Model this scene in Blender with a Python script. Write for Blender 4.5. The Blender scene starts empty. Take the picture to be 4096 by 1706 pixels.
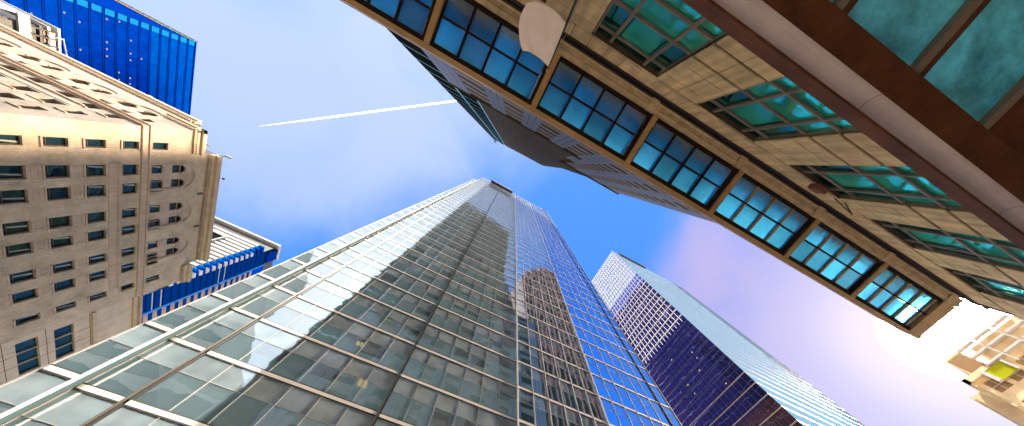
import bpy, math, random
from mathutils import Vector, Matrix
random.seed(7)
ZC = 1.6                      # eye height: every height below is given above the eye
C = bpy.context.scene.collection
R_ = math.radians

# ------------------------------------------------------------------ materials
def newmat(name):
    m = bpy.data.materials.new(name); m.use_nodes = True
    nt = m.node_tree; nt.nodes.clear()
    out = nt.nodes.new('ShaderNodeOutputMaterial')
    return m, nt, out
def N(nt, t, **k):
    n = nt.nodes.new(t)
    for a, b in k.items():
        if a in n.inputs.keys(): n.inputs[a].default_value = b
        else: setattr(n, a, b)
    return n
def L(nt, a, b): nt.links.new(a, b)
def col(c): return (c[0], c[1], c[2], 1.0)

def solid(name, c, rough=0.6, metal=0.0, var=0.12, scale=0.8, bump=0.0, bscale=20.0, spec=0.5, streak=0.0, objvar=0.0):
    m, nt, out = newmat(name)
    tc = N(nt, 'ShaderNodeTexCoord')
    no = N(nt, 'ShaderNodeTexNoise'); no.inputs['Scale'].default_value = scale; no.inputs['Detail'].default_value = 6
    no.inputs['Roughness'].default_value = 0.6
    L(nt, tc.outputs['Object'], no.inputs['Vector'])
    rp = N(nt, 'ShaderNodeMapRange'); rp.inputs['From Min'].default_value = 0.3; rp.inputs['From Max'].default_value = 0.7
    rp.inputs['To Min'].default_value = 1 - var; rp.inputs['To Max'].default_value = 1 + var
    L(nt, no.outputs['Fac'], rp.inputs['Value'])
    fac = rp.outputs['Result']
    if streak > 0:
        mp = N(nt, 'ShaderNodeMapping'); mp.inputs['Scale'].default_value = (2.2, 2.2, 0.12)
        L(nt, tc.outputs['Object'], mp.inputs['Vector'])
        n2 = N(nt, 'ShaderNodeTexNoise'); n2.inputs['Scale'].default_value = 1.3; n2.inputs['Detail'].default_value = 4
        L(nt, mp.outputs['Vector'], n2.inputs['Vector'])
        r2 = N(nt, 'ShaderNodeMapRange'); r2.inputs['From Min'].default_value = 0.35; r2.inputs['From Max'].default_value = 0.65
        r2.inputs['To Min'].default_value = 1 - streak; r2.inputs['To Max'].default_value = 1.0
        L(nt, n2.outputs['Fac'], r2.inputs['Value'])
        mu = N(nt, 'ShaderNodeMath', operation='MULTIPLY'); L(nt, fac, mu.inputs[0]); L(nt, r2.outputs['Result'], mu.inputs[1])
        fac = mu.outputs[0]
    if objvar > 0:
        oi = N(nt, 'ShaderNodeObjectInfo'); r5 = N(nt, 'ShaderNodeMapRange'); r5.inputs['To Min'].default_value = 1 - objvar; r5.inputs['To Max'].default_value = 1 + objvar
        L(nt, oi.outputs['Random'], r5.inputs['Value']); m6 = N(nt, 'ShaderNodeMath', operation='MULTIPLY'); L(nt, r5.outputs['Result'], m6.inputs[0]); L(nt, fac, m6.inputs[1]); fac = m6.outputs[0]
    vm = N(nt, 'ShaderNodeVectorMath', operation='SCALE'); vm.inputs[0].default_value = c
    L(nt, fac, vm.inputs['Scale'])
    p = N(nt, 'ShaderNodeBsdfPrincipled'); L(nt, vm.outputs['Vector'], p.inputs['Base Color'])
    p.inputs['Roughness'].default_value = rough; p.inputs['Metallic'].default_value = metal
    p.inputs['Specular IOR Level'].default_value = spec
    if bump > 0:
        bn = N(nt, 'ShaderNodeTexNoise'); bn.inputs['Scale'].default_value = bscale; bn.inputs['Detail'].default_value = 4
        L(nt, tc.outputs['Object'], bn.inputs['Vector'])
        bp = N(nt, 'ShaderNodeBump'); bp.inputs['Strength'].default_value = bump; bp.inputs['Distance'].default_value = 0.03
        L(nt, bn.outputs['Fac'], bp.inputs['Height']); L(nt, bp.outputs['Normal'], p.inputs['Normal'])
    L(nt, p.outputs[0], out.inputs['Surface'])
    return m

def fluted(name, c, axis, period=0.22, rough=0.85):
    """ribbed brick: vertical flutes along one horizontal axis, courses across"""
    m, nt, out = newmat(name)
    tc = N(nt, 'ShaderNodeTexCoord')
    sp = N(nt, 'ShaderNodeSeparateXYZ'); L(nt, tc.outputs['Object'], sp.inputs[0])
    mu = N(nt, 'ShaderNodeMath', operation='MULTIPLY'); mu.inputs[1].default_value = 2 * math.pi / period
    L(nt, sp.outputs[axis], mu.inputs[0])
    si = N(nt, 'ShaderNodeMath', operation='SINE'); L(nt, mu.outputs[0], si.inputs[0])
    no = N(nt, 'ShaderNodeTexNoise'); no.inputs['Scale'].default_value = 0.5; no.inputs['Detail'].default_value = 8; no.inputs['Roughness'].default_value = 0.65
    L(nt, tc.outputs['Object'], no.inputs['Vector'])
    wn = N(nt, 'ShaderNodeTexNoise'); wn.inputs['Scale'].default_value = 5.0; wn.inputs['Detail'].default_value = 3
    L(nt, tc.outputs['Object'], wn.inputs['Vector'])
    cr = N(nt, 'ShaderNodeMapRange'); cr.inputs['From Min'].default_value = .3; cr.inputs['From Max'].default_value = .7
    cr.inputs['To Min'].default_value = .66; cr.inputs['To Max'].default_value = 1.2
    L(nt, no.outputs['Fac'], cr.inputs['Value'])
    c2 = N(nt, 'ShaderNodeMapRange'); c2.inputs['From Min'].default_value = .3; c2.inputs['From Max'].default_value = .7
    c2.inputs['To Min'].default_value = .9; c2.inputs['To Max'].default_value = 1.1
    L(nt, wn.outputs['Fac'], c2.inputs['Value'])
    m1 = N(nt, 'ShaderNodeMath', operation='MULTIPLY'); L(nt, cr.outputs['Result'], m1.inputs[0]); L(nt, c2.outputs['Result'], m1.inputs[1])
    vm = N(nt, 'ShaderNodeVectorMath', operation='SCALE'); vm.inputs[0].default_value = c
    L(nt, m1.outputs[0], vm.inputs['Scale'])
    p = N(nt, 'ShaderNodeBsdfPrincipled'); p.inputs['Roughness'].default_value = rough
    L(nt, vm.outputs['Vector'], p.inputs['Base Color'])
    bp = N(nt, 'ShaderNodeBump'); bp.inputs['Strength'].default_value = 0.5; bp.inputs['Distance'].default_value = 0.03
    L(nt, si.outputs[0], bp.inputs['Height']); L(nt, bp.outputs['Normal'], p.inputs['Normal'])
    L(nt, p.outputs[0], out.inputs['Surface'])
    return m

def glass(name, tint, refl, base=0.35, tmix=0.12, trans=None, body=(0.02, 0.03, 0.035), wave=0.25, wscale=0.35, rough=0.01, pane_var=0.0, dirt=None):
    """coated facade glass: mirror mixed with either see-through tint or a dark body"""
    m, nt, out = newmat(name)
    tc = N(nt, 'ShaderNodeTexCoord')
    gl = N(nt, 'ShaderNodeBsdfGlossy'); gl.inputs['Color'].default_value = col(refl); gl.inputs['Roughness'].default_value = rough
    if wave > 0:
        n1 = N(nt, 'ShaderNodeTexNoise'); n1.inputs['Scale'].default_value = wscale; n1.inputs['Detail'].default_value = 2
        L(nt, tc.outputs['Object'], n1.inputs['Vector'])
        bp = N(nt, 'ShaderNodeBump'); bp.inputs['Strength'].default_value = wave; bp.inputs['Distance'].default_value = 0.05
        L(nt, n1.outputs['Fac'], bp.inputs['Height']); L(nt, bp.outputs['Normal'], gl.inputs['Normal'])
    if trans:
        inner = N(nt, 'ShaderNodeBsdfTransparent'); inner.inputs['Color'].default_value = col(trans); io = inner.outputs[0]
    else:
        inner = N(nt, 'ShaderNodeBsdfDiffuse'); inner.inputs['Color'].default_value = col(body); io = inner.outputs[0]
        if pane_var > 0:
            oi = N(nt, 'ShaderNodeObjectInfo')
            n3 = N(nt, 'ShaderNodeTexNoise'); n3.inputs['Scale'].default_value = 0.6; n3.inputs['Detail'].default_value = 3
            L(nt, tc.outputs['Object'], n3.inputs['Vector'])
            mr = N(nt, 'ShaderNodeMapRange'); mr.inputs['From Min'].default_value = .3; mr.inputs['From Max'].default_value = .7
            mr.inputs['To Min'].default_value = 1 - pane_var; mr.inputs['To Max'].default_value = 1 + pane_var
            L(nt, n3.outputs['Fac'], mr.inputs['Value'])
            vm = N(nt, 'ShaderNodeVectorMath', operation='SCALE'); vm.inputs[0].default_value = body
            L(nt, mr.outputs['Result'], vm.inputs['Scale']); L(nt, vm.outputs['Vector'], inner.inputs['Color'])
    lw = N(nt, 'ShaderNodeFresnel'); lw.inputs['IOR'].default_value = 1.5
    mr2 = N(nt, 'ShaderNodeMapRange'); mr2.inputs['From Min'].default_value = 0.04; mr2.inputs['From Max'].default_value = 1.0
    mr2.inputs['To Min'].default_value = base; mr2.inputs['To Max'].default_value = 1.0
    L(nt, lw.outputs[0], mr2.inputs['Value'])
    mx = N(nt, 'ShaderNodeMixShader'); L(nt, mr2.outputs['Result'], mx.inputs[0]); L(nt, io, mx.inputs[1]); L(nt, gl.outputs[0], mx.inputs[2])
    last = mx.outputs[0]
    if tint is not None:
        di = N(nt, 'ShaderNodeBsdfDiffuse'); di.inputs['Color'].default_value = col(tint)
        m3 = N(nt, 'ShaderNodeMixShader'); m3.inputs[0].default_value = tmix
        L(nt, last, m3.inputs[1]); L(nt, di.outputs[0], m3.inputs[2]); last = m3.outputs[0]
    if dirt:
        # grime gathered along one edge: dirt = (axis, value at clean side, value at dirty edge)
        ax, a, b = dirt
        sp = N(nt, 'ShaderNodeSeparateXYZ'); L(nt, tc.outputs['Object'], sp.inputs[0])
        dr = N(nt, 'ShaderNodeMapRange'); dr.inputs['From Min'].default_value = a; dr.inputs['From Max'].default_value = b
        L(nt, sp.outputs[ax], dr.inputs['Value'])
        dn = N(nt, 'ShaderNodeTexNoise'); dn.inputs['Scale'].default_value = 4; dn.inputs['Detail'].default_value = 8
        L(nt, tc.outputs['Object'], dn.inputs['Vector'])
        mm = N(nt, 'ShaderNodeMath', operation='MULTIPLY'); L(nt, dr.outputs['Result'], mm.inputs[0])
        m4 = N(nt, 'ShaderNodeMath', operation='ADD'); m4.inputs[1].default_value = 0.45; L(nt, dn.outputs['Fac'], m4.inputs[0])
        L(nt, m4.outputs[0], mm.inputs[1]); mm.use_clamp = True
        dd = N(nt, 'ShaderNodeBsdfDiffuse'); dd.inputs['Color'].default_value = (0.16, 0.15, 0.10, 1)
        m5 = N(nt, 'ShaderNodeMixShader'); L(nt, mm.outputs[0], m5.inputs[0]); L(nt, last, m5.inputs[1]); L(nt, dd.outputs[0], m5.inputs[2])
        last = m5.outputs[0]
    L(nt, last, out.inputs['Surface'])
    return m

def pane_translucent(name, c, dirt, ns=.35, amp=.25, pv_=0.0):
    m, nt, out = newmat(name)
    tc = N(nt, 'ShaderNodeTexCoord')
    no = N(nt, 'ShaderNodeTexNoise'); no.inputs['Scale'].default_value = ns; no.inputs['Detail'].default_value = 8; no.inputs['Roughness'].default_value = .7
    L(nt, tc.outputs['Object'], no.inputs['Vector'])
    mr = N(nt, 'ShaderNodeMapRange'); mr.inputs['From Min'].default_value = .3; mr.inputs['From Max'].default_value = .7; mr.inputs['To Min'].default_value = 1 - amp; mr.inputs['To Max'].default_value = 1 + amp
    L(nt, no.outputs['Fac'], mr.inputs['Value'])
    vm = N(nt, 'ShaderNodeVectorMath', operation='SCALE'); vm.inputs[0].default_value = c
    if pv_ > 0:
        oi = N(nt, 'ShaderNodeObjectInfo'); r3 = N(nt, 'ShaderNodeMapRange'); r3.inputs['To Min'].default_value = 1 - pv_; r3.inputs['To Max'].default_value = 1 + pv_ * .5
        L(nt, oi.outputs['Random'], r3.inputs['Value']); m7 = N(nt, 'ShaderNodeMath', operation='MULTIPLY'); L(nt, r3.outputs['Result'], m7.inputs[0]); L(nt, mr.outputs['Result'], m7.inputs[1]); L(nt, m7.outputs[0], vm.inputs['Scale'])
    else: L(nt, mr.outputs['Result'], vm.inputs['Scale'])
    tr = N(nt, 'ShaderNodeBsdfTranslucent'); L(nt, vm.outputs['Vector'], tr.inputs['Color'])
    tp = N(nt, 'ShaderNodeBsdfTransparent'); L(nt, vm.outputs['Vector'], tp.inputs['Color'])
    mx = N(nt, 'ShaderNodeMixShader'); mx.inputs[0].default_value = .22; L(nt, tr.outputs[0], mx.inputs[1]); L(nt, tp.outputs[0], mx.inputs[2])
    gl = N(nt, 'ShaderNodeBsdfGlossy'); gl.inputs['Roughness'].default_value = .05
    m2 = N(nt, 'ShaderNodeMixShader'); m2.inputs[0].default_value = .05; L(nt, mx.outputs[0], m2.inputs[1]); L(nt, gl.outputs[0], m2.inputs[2])
    ax, a, b = dirt
    sp = N(nt, 'ShaderNodeSeparateXYZ'); L(nt, tc.outputs['Object'], sp.inputs[0])
    dr = N(nt, 'ShaderNodeMapRange'); dr.inputs['From Min'].default_value = a; dr.inputs['From Max'].default_value = b
    L(nt, sp.outputs[ax], dr.inputs['Value'])
    dn = N(nt, 'ShaderNodeTexNoise'); dn.inputs['Scale'].default_value = 5; dn.inputs['Detail'].default_value = 8
    L(nt, tc.outputs['Object'], dn.inputs['Vector'])
    m4 = N(nt, 'ShaderNodeMapRange'); m4.inputs['From Min'].default_value = .35; m4.inputs['From Max'].default_value = .62; L(nt, dn.outputs['Fac'], m4.inputs['Value'])
    mm = N(nt, 'ShaderNodeMath', operation='MULTIPLY'); L(nt, dr.outputs['Result'], mm.inputs[0]); L(nt, m4.outputs['Result'], mm.inputs[1]); mm.use_clamp = True
    dd = N(nt, 'ShaderNodeBsdfDiffuse'); dd.inputs['Color'].default_value = (.30, .28, .16, 1)
    m5 = N(nt, 'ShaderNodeMixShader'); L(nt, mm.outputs[0], m5.inputs[0]); L(nt, m2.outputs[0], m5.inputs[1]); L(nt, dd.outputs[0], m5.inputs[2])
    L(nt, m5.outputs[0], out.inputs['Surface']); return m

def cloudmat(name):
    m, nt, out = newmat(name)
    d = N(nt, 'ShaderNodeBsdfDiffuse'); d.inputs['Color'].default_value = (.93, .93, .95, 1)
    t = N(nt, 'ShaderNodeBsdfTranslucent'); t.inputs['Color'].default_value = (.93, .93, .95, 1)
    mx = N(nt, 'ShaderNodeMixShader'); mx.inputs[0].default_value = .5; L(nt, d.outputs[0], mx.inputs[1]); L(nt, t.outputs[0], mx.inputs[2])
    L(nt, mx.outputs[0], out.inputs['Surface']); return m

def glow_ceiling(name):
    # white ceiling tiles; office light put in as a faint glow all over
    m, nt, out = newmat(name)
    tc = N(nt, 'ShaderNodeTexCoord')
    br = N(nt, 'ShaderNodeTexBrick'); br.inputs['Scale'].default_value = 1.0; br.inputs['Mortar Size'].default_value = .12
    br.inputs['Brick Width'].default_value = 1.66; br.inputs['Row Height'].default_value = 1.1
    br.inputs['Color1'].default_value = (0, 0, 0, 1); br.inputs['Color2'].default_value = (.35, .35, .35, 1); br.inputs['Mortar'].default_value = (1, 1, 1, 1)
    L(nt, tc.outputs['Object'], br.inputs['Vector'])
    no = N(nt, 'ShaderNodeTexNoise'); no.inputs['Scale'].default_value = .25; L(nt, tc.outputs['Object'], no.inputs['Vector'])
    mr = N(nt, 'ShaderNodeMapRange'); mr.inputs['From Min'].default_value = .4; mr.inputs['From Max'].default_value = .62; mr.inputs['To Max'].default_value = .11; mr.inputs['To Min'].default_value = .025
    L(nt, no.outputs['Fac'], mr.inputs['Value'])
    ad = N(nt, 'ShaderNodeMath', operation='MULTIPLY_ADD'); L(nt, br.outputs['Fac'], ad.inputs[0]); ad.inputs[1].default_value = .04
    L(nt, mr.outputs['Result'], ad.inputs[2])
    p = N(nt, 'ShaderNodeBsdfPrincipled'); p.inputs['Base Color'].default_value = (.60, .66, .64, 1); p.inputs['Roughness'].default_value = .9
    p.inputs['Emission Color'].default_value = (.62, .88, .92, 1); L(nt, ad.outputs[0], p.inputs['Emission Strength'])
    L(nt, p.outputs[0], out.inputs['Surface']); return m

def emit(name, c, s):
    m, nt, out = newmat(name)
    e = N(nt, 'ShaderNodeEmission'); e.inputs['Color'].default_value = col(c); e.inputs['Strength'].default_value = s
    L(nt, e.outputs[0], out.inputs['Surface']); return m

M = dict(
 band=solid('white_metal_panel', (.80,.78,.75), .5, 0, .05, .5, spec=.2),
 gasket=solid('dark_gasket', (.035,.03,.028), .5),
 alu=solid('aluminium', (.36,.36,.36), .5, .2, .06, spec=.2),
 fin=solid('dark_fin', (.13,.12,.10), .4, .3),
 vis=glass('vision_glass', (.33,.47,.53), (.90,.95,.98), .50, tmix=.26, trans=(.58,.70,.72), wave=.45, wscale=.42),
 span=glass('spandrel_glass', None, (.74,.84,.88), .34, body=(.33,.42,.46), wave=.45, wscale=.42, pane_var=.25),
 vis_r=glass('vision_glass_blue', None, (.55,.78,1.0), .70, trans=(.22,.36,.42), wave=.18, wscale=.3),
 span_r=glass('spandrel_glass_blue', None, (.50,.72,.92), .55, body=(.22,.34,.44), wave=.18, wscale=.3, pane_var=.2),
 vis_b=glass('vision_glass_azure', None, (.20,.58,1.0), .80, trans=(.22,.36,.42), wave=.18, wscale=.3),
 span_b=glass('spandrel_glass_azure', None, (.26,.58,.95), .66, body=(.10,.22,.36), wave=.18, wscale=.3, pane_var=.2),
 retg=solid('slate_blue_panel', (.06,.10,.12), .9, 0, .2, .3, spec=0),
 slab=glow_ceiling('glow_office_ceiling'),
 inner=solid('interior_wall', (.55,.60,.56), .8),
 yel=emit('office_lamp', (1.0,.62,.16), .8),
 stone=solid('beige_limestone', (.56,.44,.30), .85, 0, .14, 1.2, .35, 30, .3),
 stone_l=solid('pale_limestone', (.66,.56,.43), .85, 0, .12, .9, .3, 25, .3, streak=.15),
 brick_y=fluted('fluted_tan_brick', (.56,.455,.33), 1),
 brick_x=fluted('fluted_tan_brick_street', (.37,.315,.25), 0),  # same brick, its colour darkened to offset the full sun on this face
 trim=solid('terracotta_trim', (.56,.44,.34), .8, 0, .16, .7, .25, 14, .3, streak=.12),
 wframe=solid('bronze_window_frame', (.10,.065,.05), .5),
 wglass=glass('old_window_glass', None, (.28,.52,.48), .10, body=(.012,.03,.03), wave=.9, wscale=.9, pane_var=.5),
 curtain=solid('pale_curtain', (.42,.44,.43), .9),
 cframe=solid('brown_canopy_frame', (.40,.25,.11), .55, 0, .12, 1.5, .1, 20, streak=.0),
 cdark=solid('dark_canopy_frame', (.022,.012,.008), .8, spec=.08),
 cglass=pane_translucent('canopy_glass', (.22,.64,.88), ('Y', -.12, -.66), .35, .25, .30),

 gutter=solid('weathered_gutter', (.46,.36,.22), .6, 0, .25, 2.5, .3, 12),
 pstone=solid('podium_stone', (.78,.61,.365), .85, 0, .20, 1.6, .5, 45, .2, streak=.30, objvar=.11),
 pjoint=solid('stone_joint', (.06,.035,.02), .9),
 teal=glass('teal_window_glass', (.05,.62,.50), (.25,.85,.85), .20, tmix=.42, body=(.02,.55,.42), wave=.25, wscale=.6),
 teal_d=glass('dark_teal_glass', (.03,.20,.18), (.15,.55,.55), .25, body=(.02,.10,.10), wave=.2, wscale=.6),
 tframe=solid('taupe_window_frame', (.23,.18,.145), .5, .2),
 soffit=solid('dark_brown_soffit', (.10,.036,.014), .7, 0, .45, 2.2, .5, 60, spec=.2),
 tube=solid('brushed_steel_channel', (.60,.53,.56), .5, .2, .16, 1.4, .3, 60),
 frost=pane_translucent('frosted_blue_glass', (.45,.92,.90), ('Y', -8.5, -9.0), 2.2, .5),
 rbrown=solid('brown_granite', (.085,.062,.042), .8, 0, .12, .15, .2, 4, spec=0),
 rrib=solid('light_brown_rib', (.15,.12,.092), .7, spec=.1),
 dimteal=solid('dim_window', (.07,.17,.22), .6, spec=0),
 rgrey=solid('grey_panel', (.27,.32,.46), .6, 0, .05, .4, spec=0),
 rdark=solid('dark_window_slot', (.03,.014,.008), .6, spec=.1),
 rwhite=solid('pale_ledge', (.34,.31,.28), .7, spec=0),
 rglass=solid('black_glass', (.014,.016,.015), .6, 0, .2, .3, spec=0),
 rteal=solid('teal_metal_line', (.22,.62,.80), .5),
 bglass=glass('cobalt_glass', (.0,.03,.25), (.0,.10,.62), .66, body=(.0,.025,.20), wave=.6, wscale=.12, pane_var=.6),
 bglass2=glass('bright_cobalt_glass', (.0,.07,.32), (.0,.18,.70), .66, body=(.0,.05,.25), wave=.6, wscale=.12, pane_var=.6),
 bdark=solid('navy_fin', (.0,.03,.30), .6, spec=0),
 bglass3=glass('deep_blue_panel', None, (.0,.09,.30), .45, body=(.0,.035,.13), wave=.2, wscale=.3),
 cyan=glass('cyan_glass', (.0,.22,.5), (.08,.55,.90), .55, body=(.0,.16,.34), wave=.1),
 warm=emit('warm_room_lamp', (1.0,.66,.42), .38),
 yel2=emit('yellow_office_lamp', (1.0,.68,.20), .6),
 shade_line=solid('shaded_mullion', (.05,.045,.10), .6, spec=0),
 smull=solid('silver_mullion', (.30,.38,.46), .8, spec=0),
 crown=glass('crown_glass', (.45,.5,.6), (.82,.86,.95), .62, body=(.22,.26,.34), wave=.1, wscale=.3),
 navy=glass('navy_glass', None, (.18,.22,.62), .5, body=(.008,.008,.035), wave=.45, wscale=.25),
 brownglass=glass('bronze_glass', None, (.42,.34,.40), .42, body=(.04,.018,.022), wave=.9, wscale=.35),
 stripe=solid('silver_blue_cladding', (.10,.22,.35), .55, 0, .08, .1, spec=0),
 redline=solid('russet_spandrel', (.20,.085,.075), .5),
 white=solid('white_louver', (.60,.58,.55), .5, 0, .05, .6),
 dkgrey=solid('dark_grey_metal', (.07,.065,.06), .5, .2),
 grey=solid('light_grey_metal', (.45,.46,.46), .45, .2),
 black=solid('black_steel', (.02,.02,.02), .5),
 ltblue=solid('sky_blue_trim', (.02,.20,.55), .4, .2),
 brownp=solid('brown_panel', (.25,.17,.13), .6),
 redpier=solid('pinkish_brick_pier', (.42,.19,.14), .8),
 redb=solid('red_brick', (.20,.07,.05), .8, 0, .2, .5),
 flag=solid('white_cloth', (.80,.70,.68), .9, 0, .04, 2, .3, 8),
 gold=solid('gold_finial', (.6,.38,.10), .3, .9),
 cloud=cloudmat('ice_cloud'),
 asphalt=solid('concrete_road', (.46,.43,.38), .9, 0, .2, 2, .3, 40),
 pave=solid('pale_granite_paving', (.76,.68,.56), .85, 0, .12, 1),
 ground=solid('city_ground', (.45,.41,.35), .9, 0, .2, .05),
 paint=solid('road_paint', (.75,.74,.70), .6),
 gold_b=solid('honey_stone', (.86,.66,.40), .8, 0, .12, .8, .3, 12, .3),
 gold_w=glass('warm_window_glass', (.50,.34,.20), (.8,.62,.45), .3, tmix=.4, body=(.34,.22,.12), wave=.4),
 lime=glass('lime_glass', (.45,.5,.02), (.8,.8,.1), .2, body=(.42,.46,.02), wave=.3),
)

# ------------------------------------------------------------------ mesh builder
class MB:
    def __init__(s): s.v = []; s.f = []; s.m = []; s.sm = False
    def quad(s, *p, mi=0):
        n = len(s.v); s.v += [tuple(q) for q in p]; s.f.append(tuple(range(n, n + len(p)))); s.m.append(mi)
    def box(s, F, u0, u1, v0, v1, w0, w1, mi=0):
        n = len(s.v)
        for w in (w0, w1):
            for (u, v) in ((u0, v0), (u1, v0), (u1, v1), (u0, v1)): s.v.append(F(u, v, w))
        for a in ((0,3,2,1), (4,5,6,7), (0,1,5,4), (1,2,6,5), (2,3,7,6), (3,0,4,7)):
            s.f.append(tuple(n + i for i in a)); s.m.append(mi)
    def bar(s, a, b, r, seg=8, r2=None):
        a = Vector(a); b = Vector(b); d = (b - a).normalized()
        x = d.orthogonal().normalized(); y = d.cross(x); n = len(s.v); r2 = r if r2 is None else r2
        for (p, rr) in ((a, r), (b, r2)):
            for i in range(seg):
                t = 2 * math.pi * i / seg; s.v.append(tuple(p + rr * (math.cos(t) * x + math.sin(t) * y)))
        for i in range(seg):
            j = (i + 1) % seg; s.f.append((n + i, n + j, n + seg + j, n + seg + i)); s.m.append(0)
        s.f.append(tuple(n + i for i in range(seg))[::-1]); s.m.append(0)
        s.f.append(tuple(n + seg + i for i in range(seg))); s.m.append(0)
    def prism(s, F, poly, w0, w1, mi=0):
        n = len(s.v); k = len(poly)
        for w in (w0, w1):
            for (u, v) in poly: s.v.append(F(u, v, w))
        s.f.append(tuple(range(n, n + k))[::-1]); s.m.append(mi)
        s.f.append(tuple(range(n + k, n + 2 * k))); s.m.append(mi)
        for i in range(k):
            j = (i + 1) % k; s.f.append((n + i, n + j, n + k + j, n + k + i)); s.m.append(mi)
    def build(s, name, mat, parent=None, kind=None, label=None):
        me = bpy.data.meshes.new(name)
        vv = [(x, y, z + ZC) for x, y, z in s.v]
        if parent is not None:
            o_ = parent
            off = Vector((0, 0, 0))
            while o_ is not None: off += Vector(o_.location); o_ = o_.parent
            vv = [(x - off.x, y - off.y, z - off.z) for x, y, z in vv]
        me.from_pydata(vv, [], s.f)
        mats = mat if isinstance(mat, (list, tuple)) else [mat]
        for k in mats: me.materials.append(M[k])
        if len(mats) > 1: me.polygons.foreach_set('material_index', s.m)
        if s.sm: me.polygons.foreach_set('use_smooth', [True] * len(me.polygons))
        me.update()
        o = bpy.data.objects.new(name, me); C.objects.link(o)
        if parent is not None: o.parent = parent
        if kind: o['kind'] = kind
        if label: o['label'] = label
        return o

def thing(name, label, cat, loc, group=None):
    o = bpy.data.objects.new(name, None); C.objects.link(o)
    o.location = loc; o['label'] = label; o['category'] = cat; o.empty_display_size = 1
    if group: o['group'] = group
    return o
def top(o, label, cat, group=None):
    o['label'] = label; o['category'] = cat
    if group: o['group'] = group
    return o

# face frames: (u along the face, v height above the eye, w outwards)
def FX(x0, s=1): return lambda u, v, w: (x0 + s * w, u, v)       # plane X = x0, facing s*X
def FY(y0, s=1): return lambda u, v, w: (u, y0 + s * w, v)       # plane Y = y0, facing s*Y

def each(name, mat, parent, boxes, kind=None):
    for (F, a) in boxes:
        mb = MB(); mb.box(F, *a); mb.build(name, mat, parent, kind)

def many(root, name, mat, builders, cap=100, kindname=None, sub=None):
    """builders: list of functions that add one piece to an MB, largest in the picture first"""
    objs = []
    for fn in builders[:cap]:
        mb = MB(); fn(mb); objs.append(mb.build(name, mat, root))
    if len(builders) > cap:
        mb = MB()
        for fn in builders[cap:]: fn(mb)
        mb.build(name, mat, root, kind='stuff')
    return objs

def wall_holes(mb, F, u0, u1, v0, v1, holes, depth, w=0.0):
    """face with rectangular openings and their reveals"""
    us = sorted(set([u0, u1] + [min(max(h[0], u0), u1) for h in holes] + [min(max(h[1], u0), u1) for h in holes]))
    vs = sorted(set([v0, v1] + [min(max(h[2], v0), v1) for h in holes] + [min(max(h[3], v0), v1) for h in holes]))
    for i in range(len(us) - 1):
        run = None
        for j in range(len(vs) - 1):
            cu, cv = (us[i] + us[i+1]) / 2, (vs[j] + vs[j+1]) / 2
            inside = any(h[0] < cu < h[1] and h[2] < cv < h[3] for h in holes)
            if not inside:
                if run is None: run = vs[j]
            if inside or j == len(vs) - 2:
                end = vs[j] if inside else vs[j+1]
                if run is not None and end > run:
                    mb.quad(F(us[i], run, w), F(us[i+1], run, w), F(us[i+1], end, w), F(us[i], end, w))
                run = None
    for (a, b, c, d) in holes:
        d0 = w - depth
        mb.quad(F(a, c, w), F(b, c, w), F(b, c, d0), F(a, c, d0))
        mb.quad(F(a, d, w), F(b, d, w), F(b, d, d0), F(a, d, d0))
        mb.quad(F(a, c, w), F(a, d, w), F(a, d, d0), F(a, c, d0))
        mb.quad(F(b, c, w), F(b, d, w), F(b, d, d0), F(b, c, d0))

# ------------------------------------------------------------------ camera
Mw = ((0.88879824, 0.42975058, 0.15922351), (-0.45820859, 0.82638136, 0.32732054), (0.00908685, -0.3638795, 0.93140171))
cx = Vector([r[0] for r in Mw]); cy = -Vector([r[1] for r in Mw]); cz = -Vector([r[2] for r in Mw])
cam = bpy.data.cameras.new('camera'); co = bpy.data.objects.new('camera', cam); C.objects.link(co)
co.matrix_world = Matrix(((cx.x, cy.x, cz.x, 0), (cx.y, cy.y, cz.y, 0), (cx.z, cy.z, cz.z, ZC), (0, 0, 0, 1)))
cam.sensor_width = 36; cam.lens = 36 * 1148 / 4096; cam.shift_y = 242 / 4096
cam.clip_start = 0.1; cam.clip_end = 20000
bpy.context.scene.camera = co

# ------------------------------------------------------------------ light
SUN = Vector((-0.3221, -0.687, 1.0)).normalized()
elev = math.asin(SUN.z); rot = math.atan2(SUN.x, SUN.y)
sl = bpy.data.lights.new('sun', 'SUN'); so = bpy.data.objects.new('sun', sl); C.objects.link(so)
sl.energy = 4.2; sl.angle = R_(0.5); sl.color = (1.0, .93, .82)
so.rotation_euler = (-SUN).to_track_quat('-Z', 'Y').to_euler(); so.location = (0, 0, 60)

w = bpy.data.worlds.new('World'); bpy.context.scene.world = w; w.use_nodes = True
nt = w.node_tree; nt.nodes.clear()
out = N(nt, 'ShaderNodeOutputWorld')
sky = N(nt, 'ShaderNodeTexSky'); sky.sky_type = 'NISHITA'; sky.sun_disc = False
sky.sun_elevation = elev; sky.sun_rotation = rot; sky.air_density = 1.0; sky.dust_density = 0.6; sky.ozone_density = 2.0
tc = N(nt, 'ShaderNodeTexCoord')
def vdot(vec):
    v = Vector(vec).normalized()
    n = N(nt, 'ShaderNodeVectorMath', operation='DOT_PRODUCT'); n.inputs[1].default_value = v
    L(nt, tc.outputs['Generated'], n.inputs[0]); return n.outputs['Value']
def mrange(val, a, b, c=0.0, d=1.0, smooth=True):
    n = N(nt, 'ShaderNodeMapRange'); n.interpolation_type = 'SMOOTHSTEP' if smooth else 'LINEAR'
    for k, x in zip(('From Min', 'From Max', 'To Min', 'To Max'), (a, b, c, d)): n.inputs[k].default_value = x
    L(nt, val, n.inputs['Value']); return n.outputs['Result']
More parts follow.
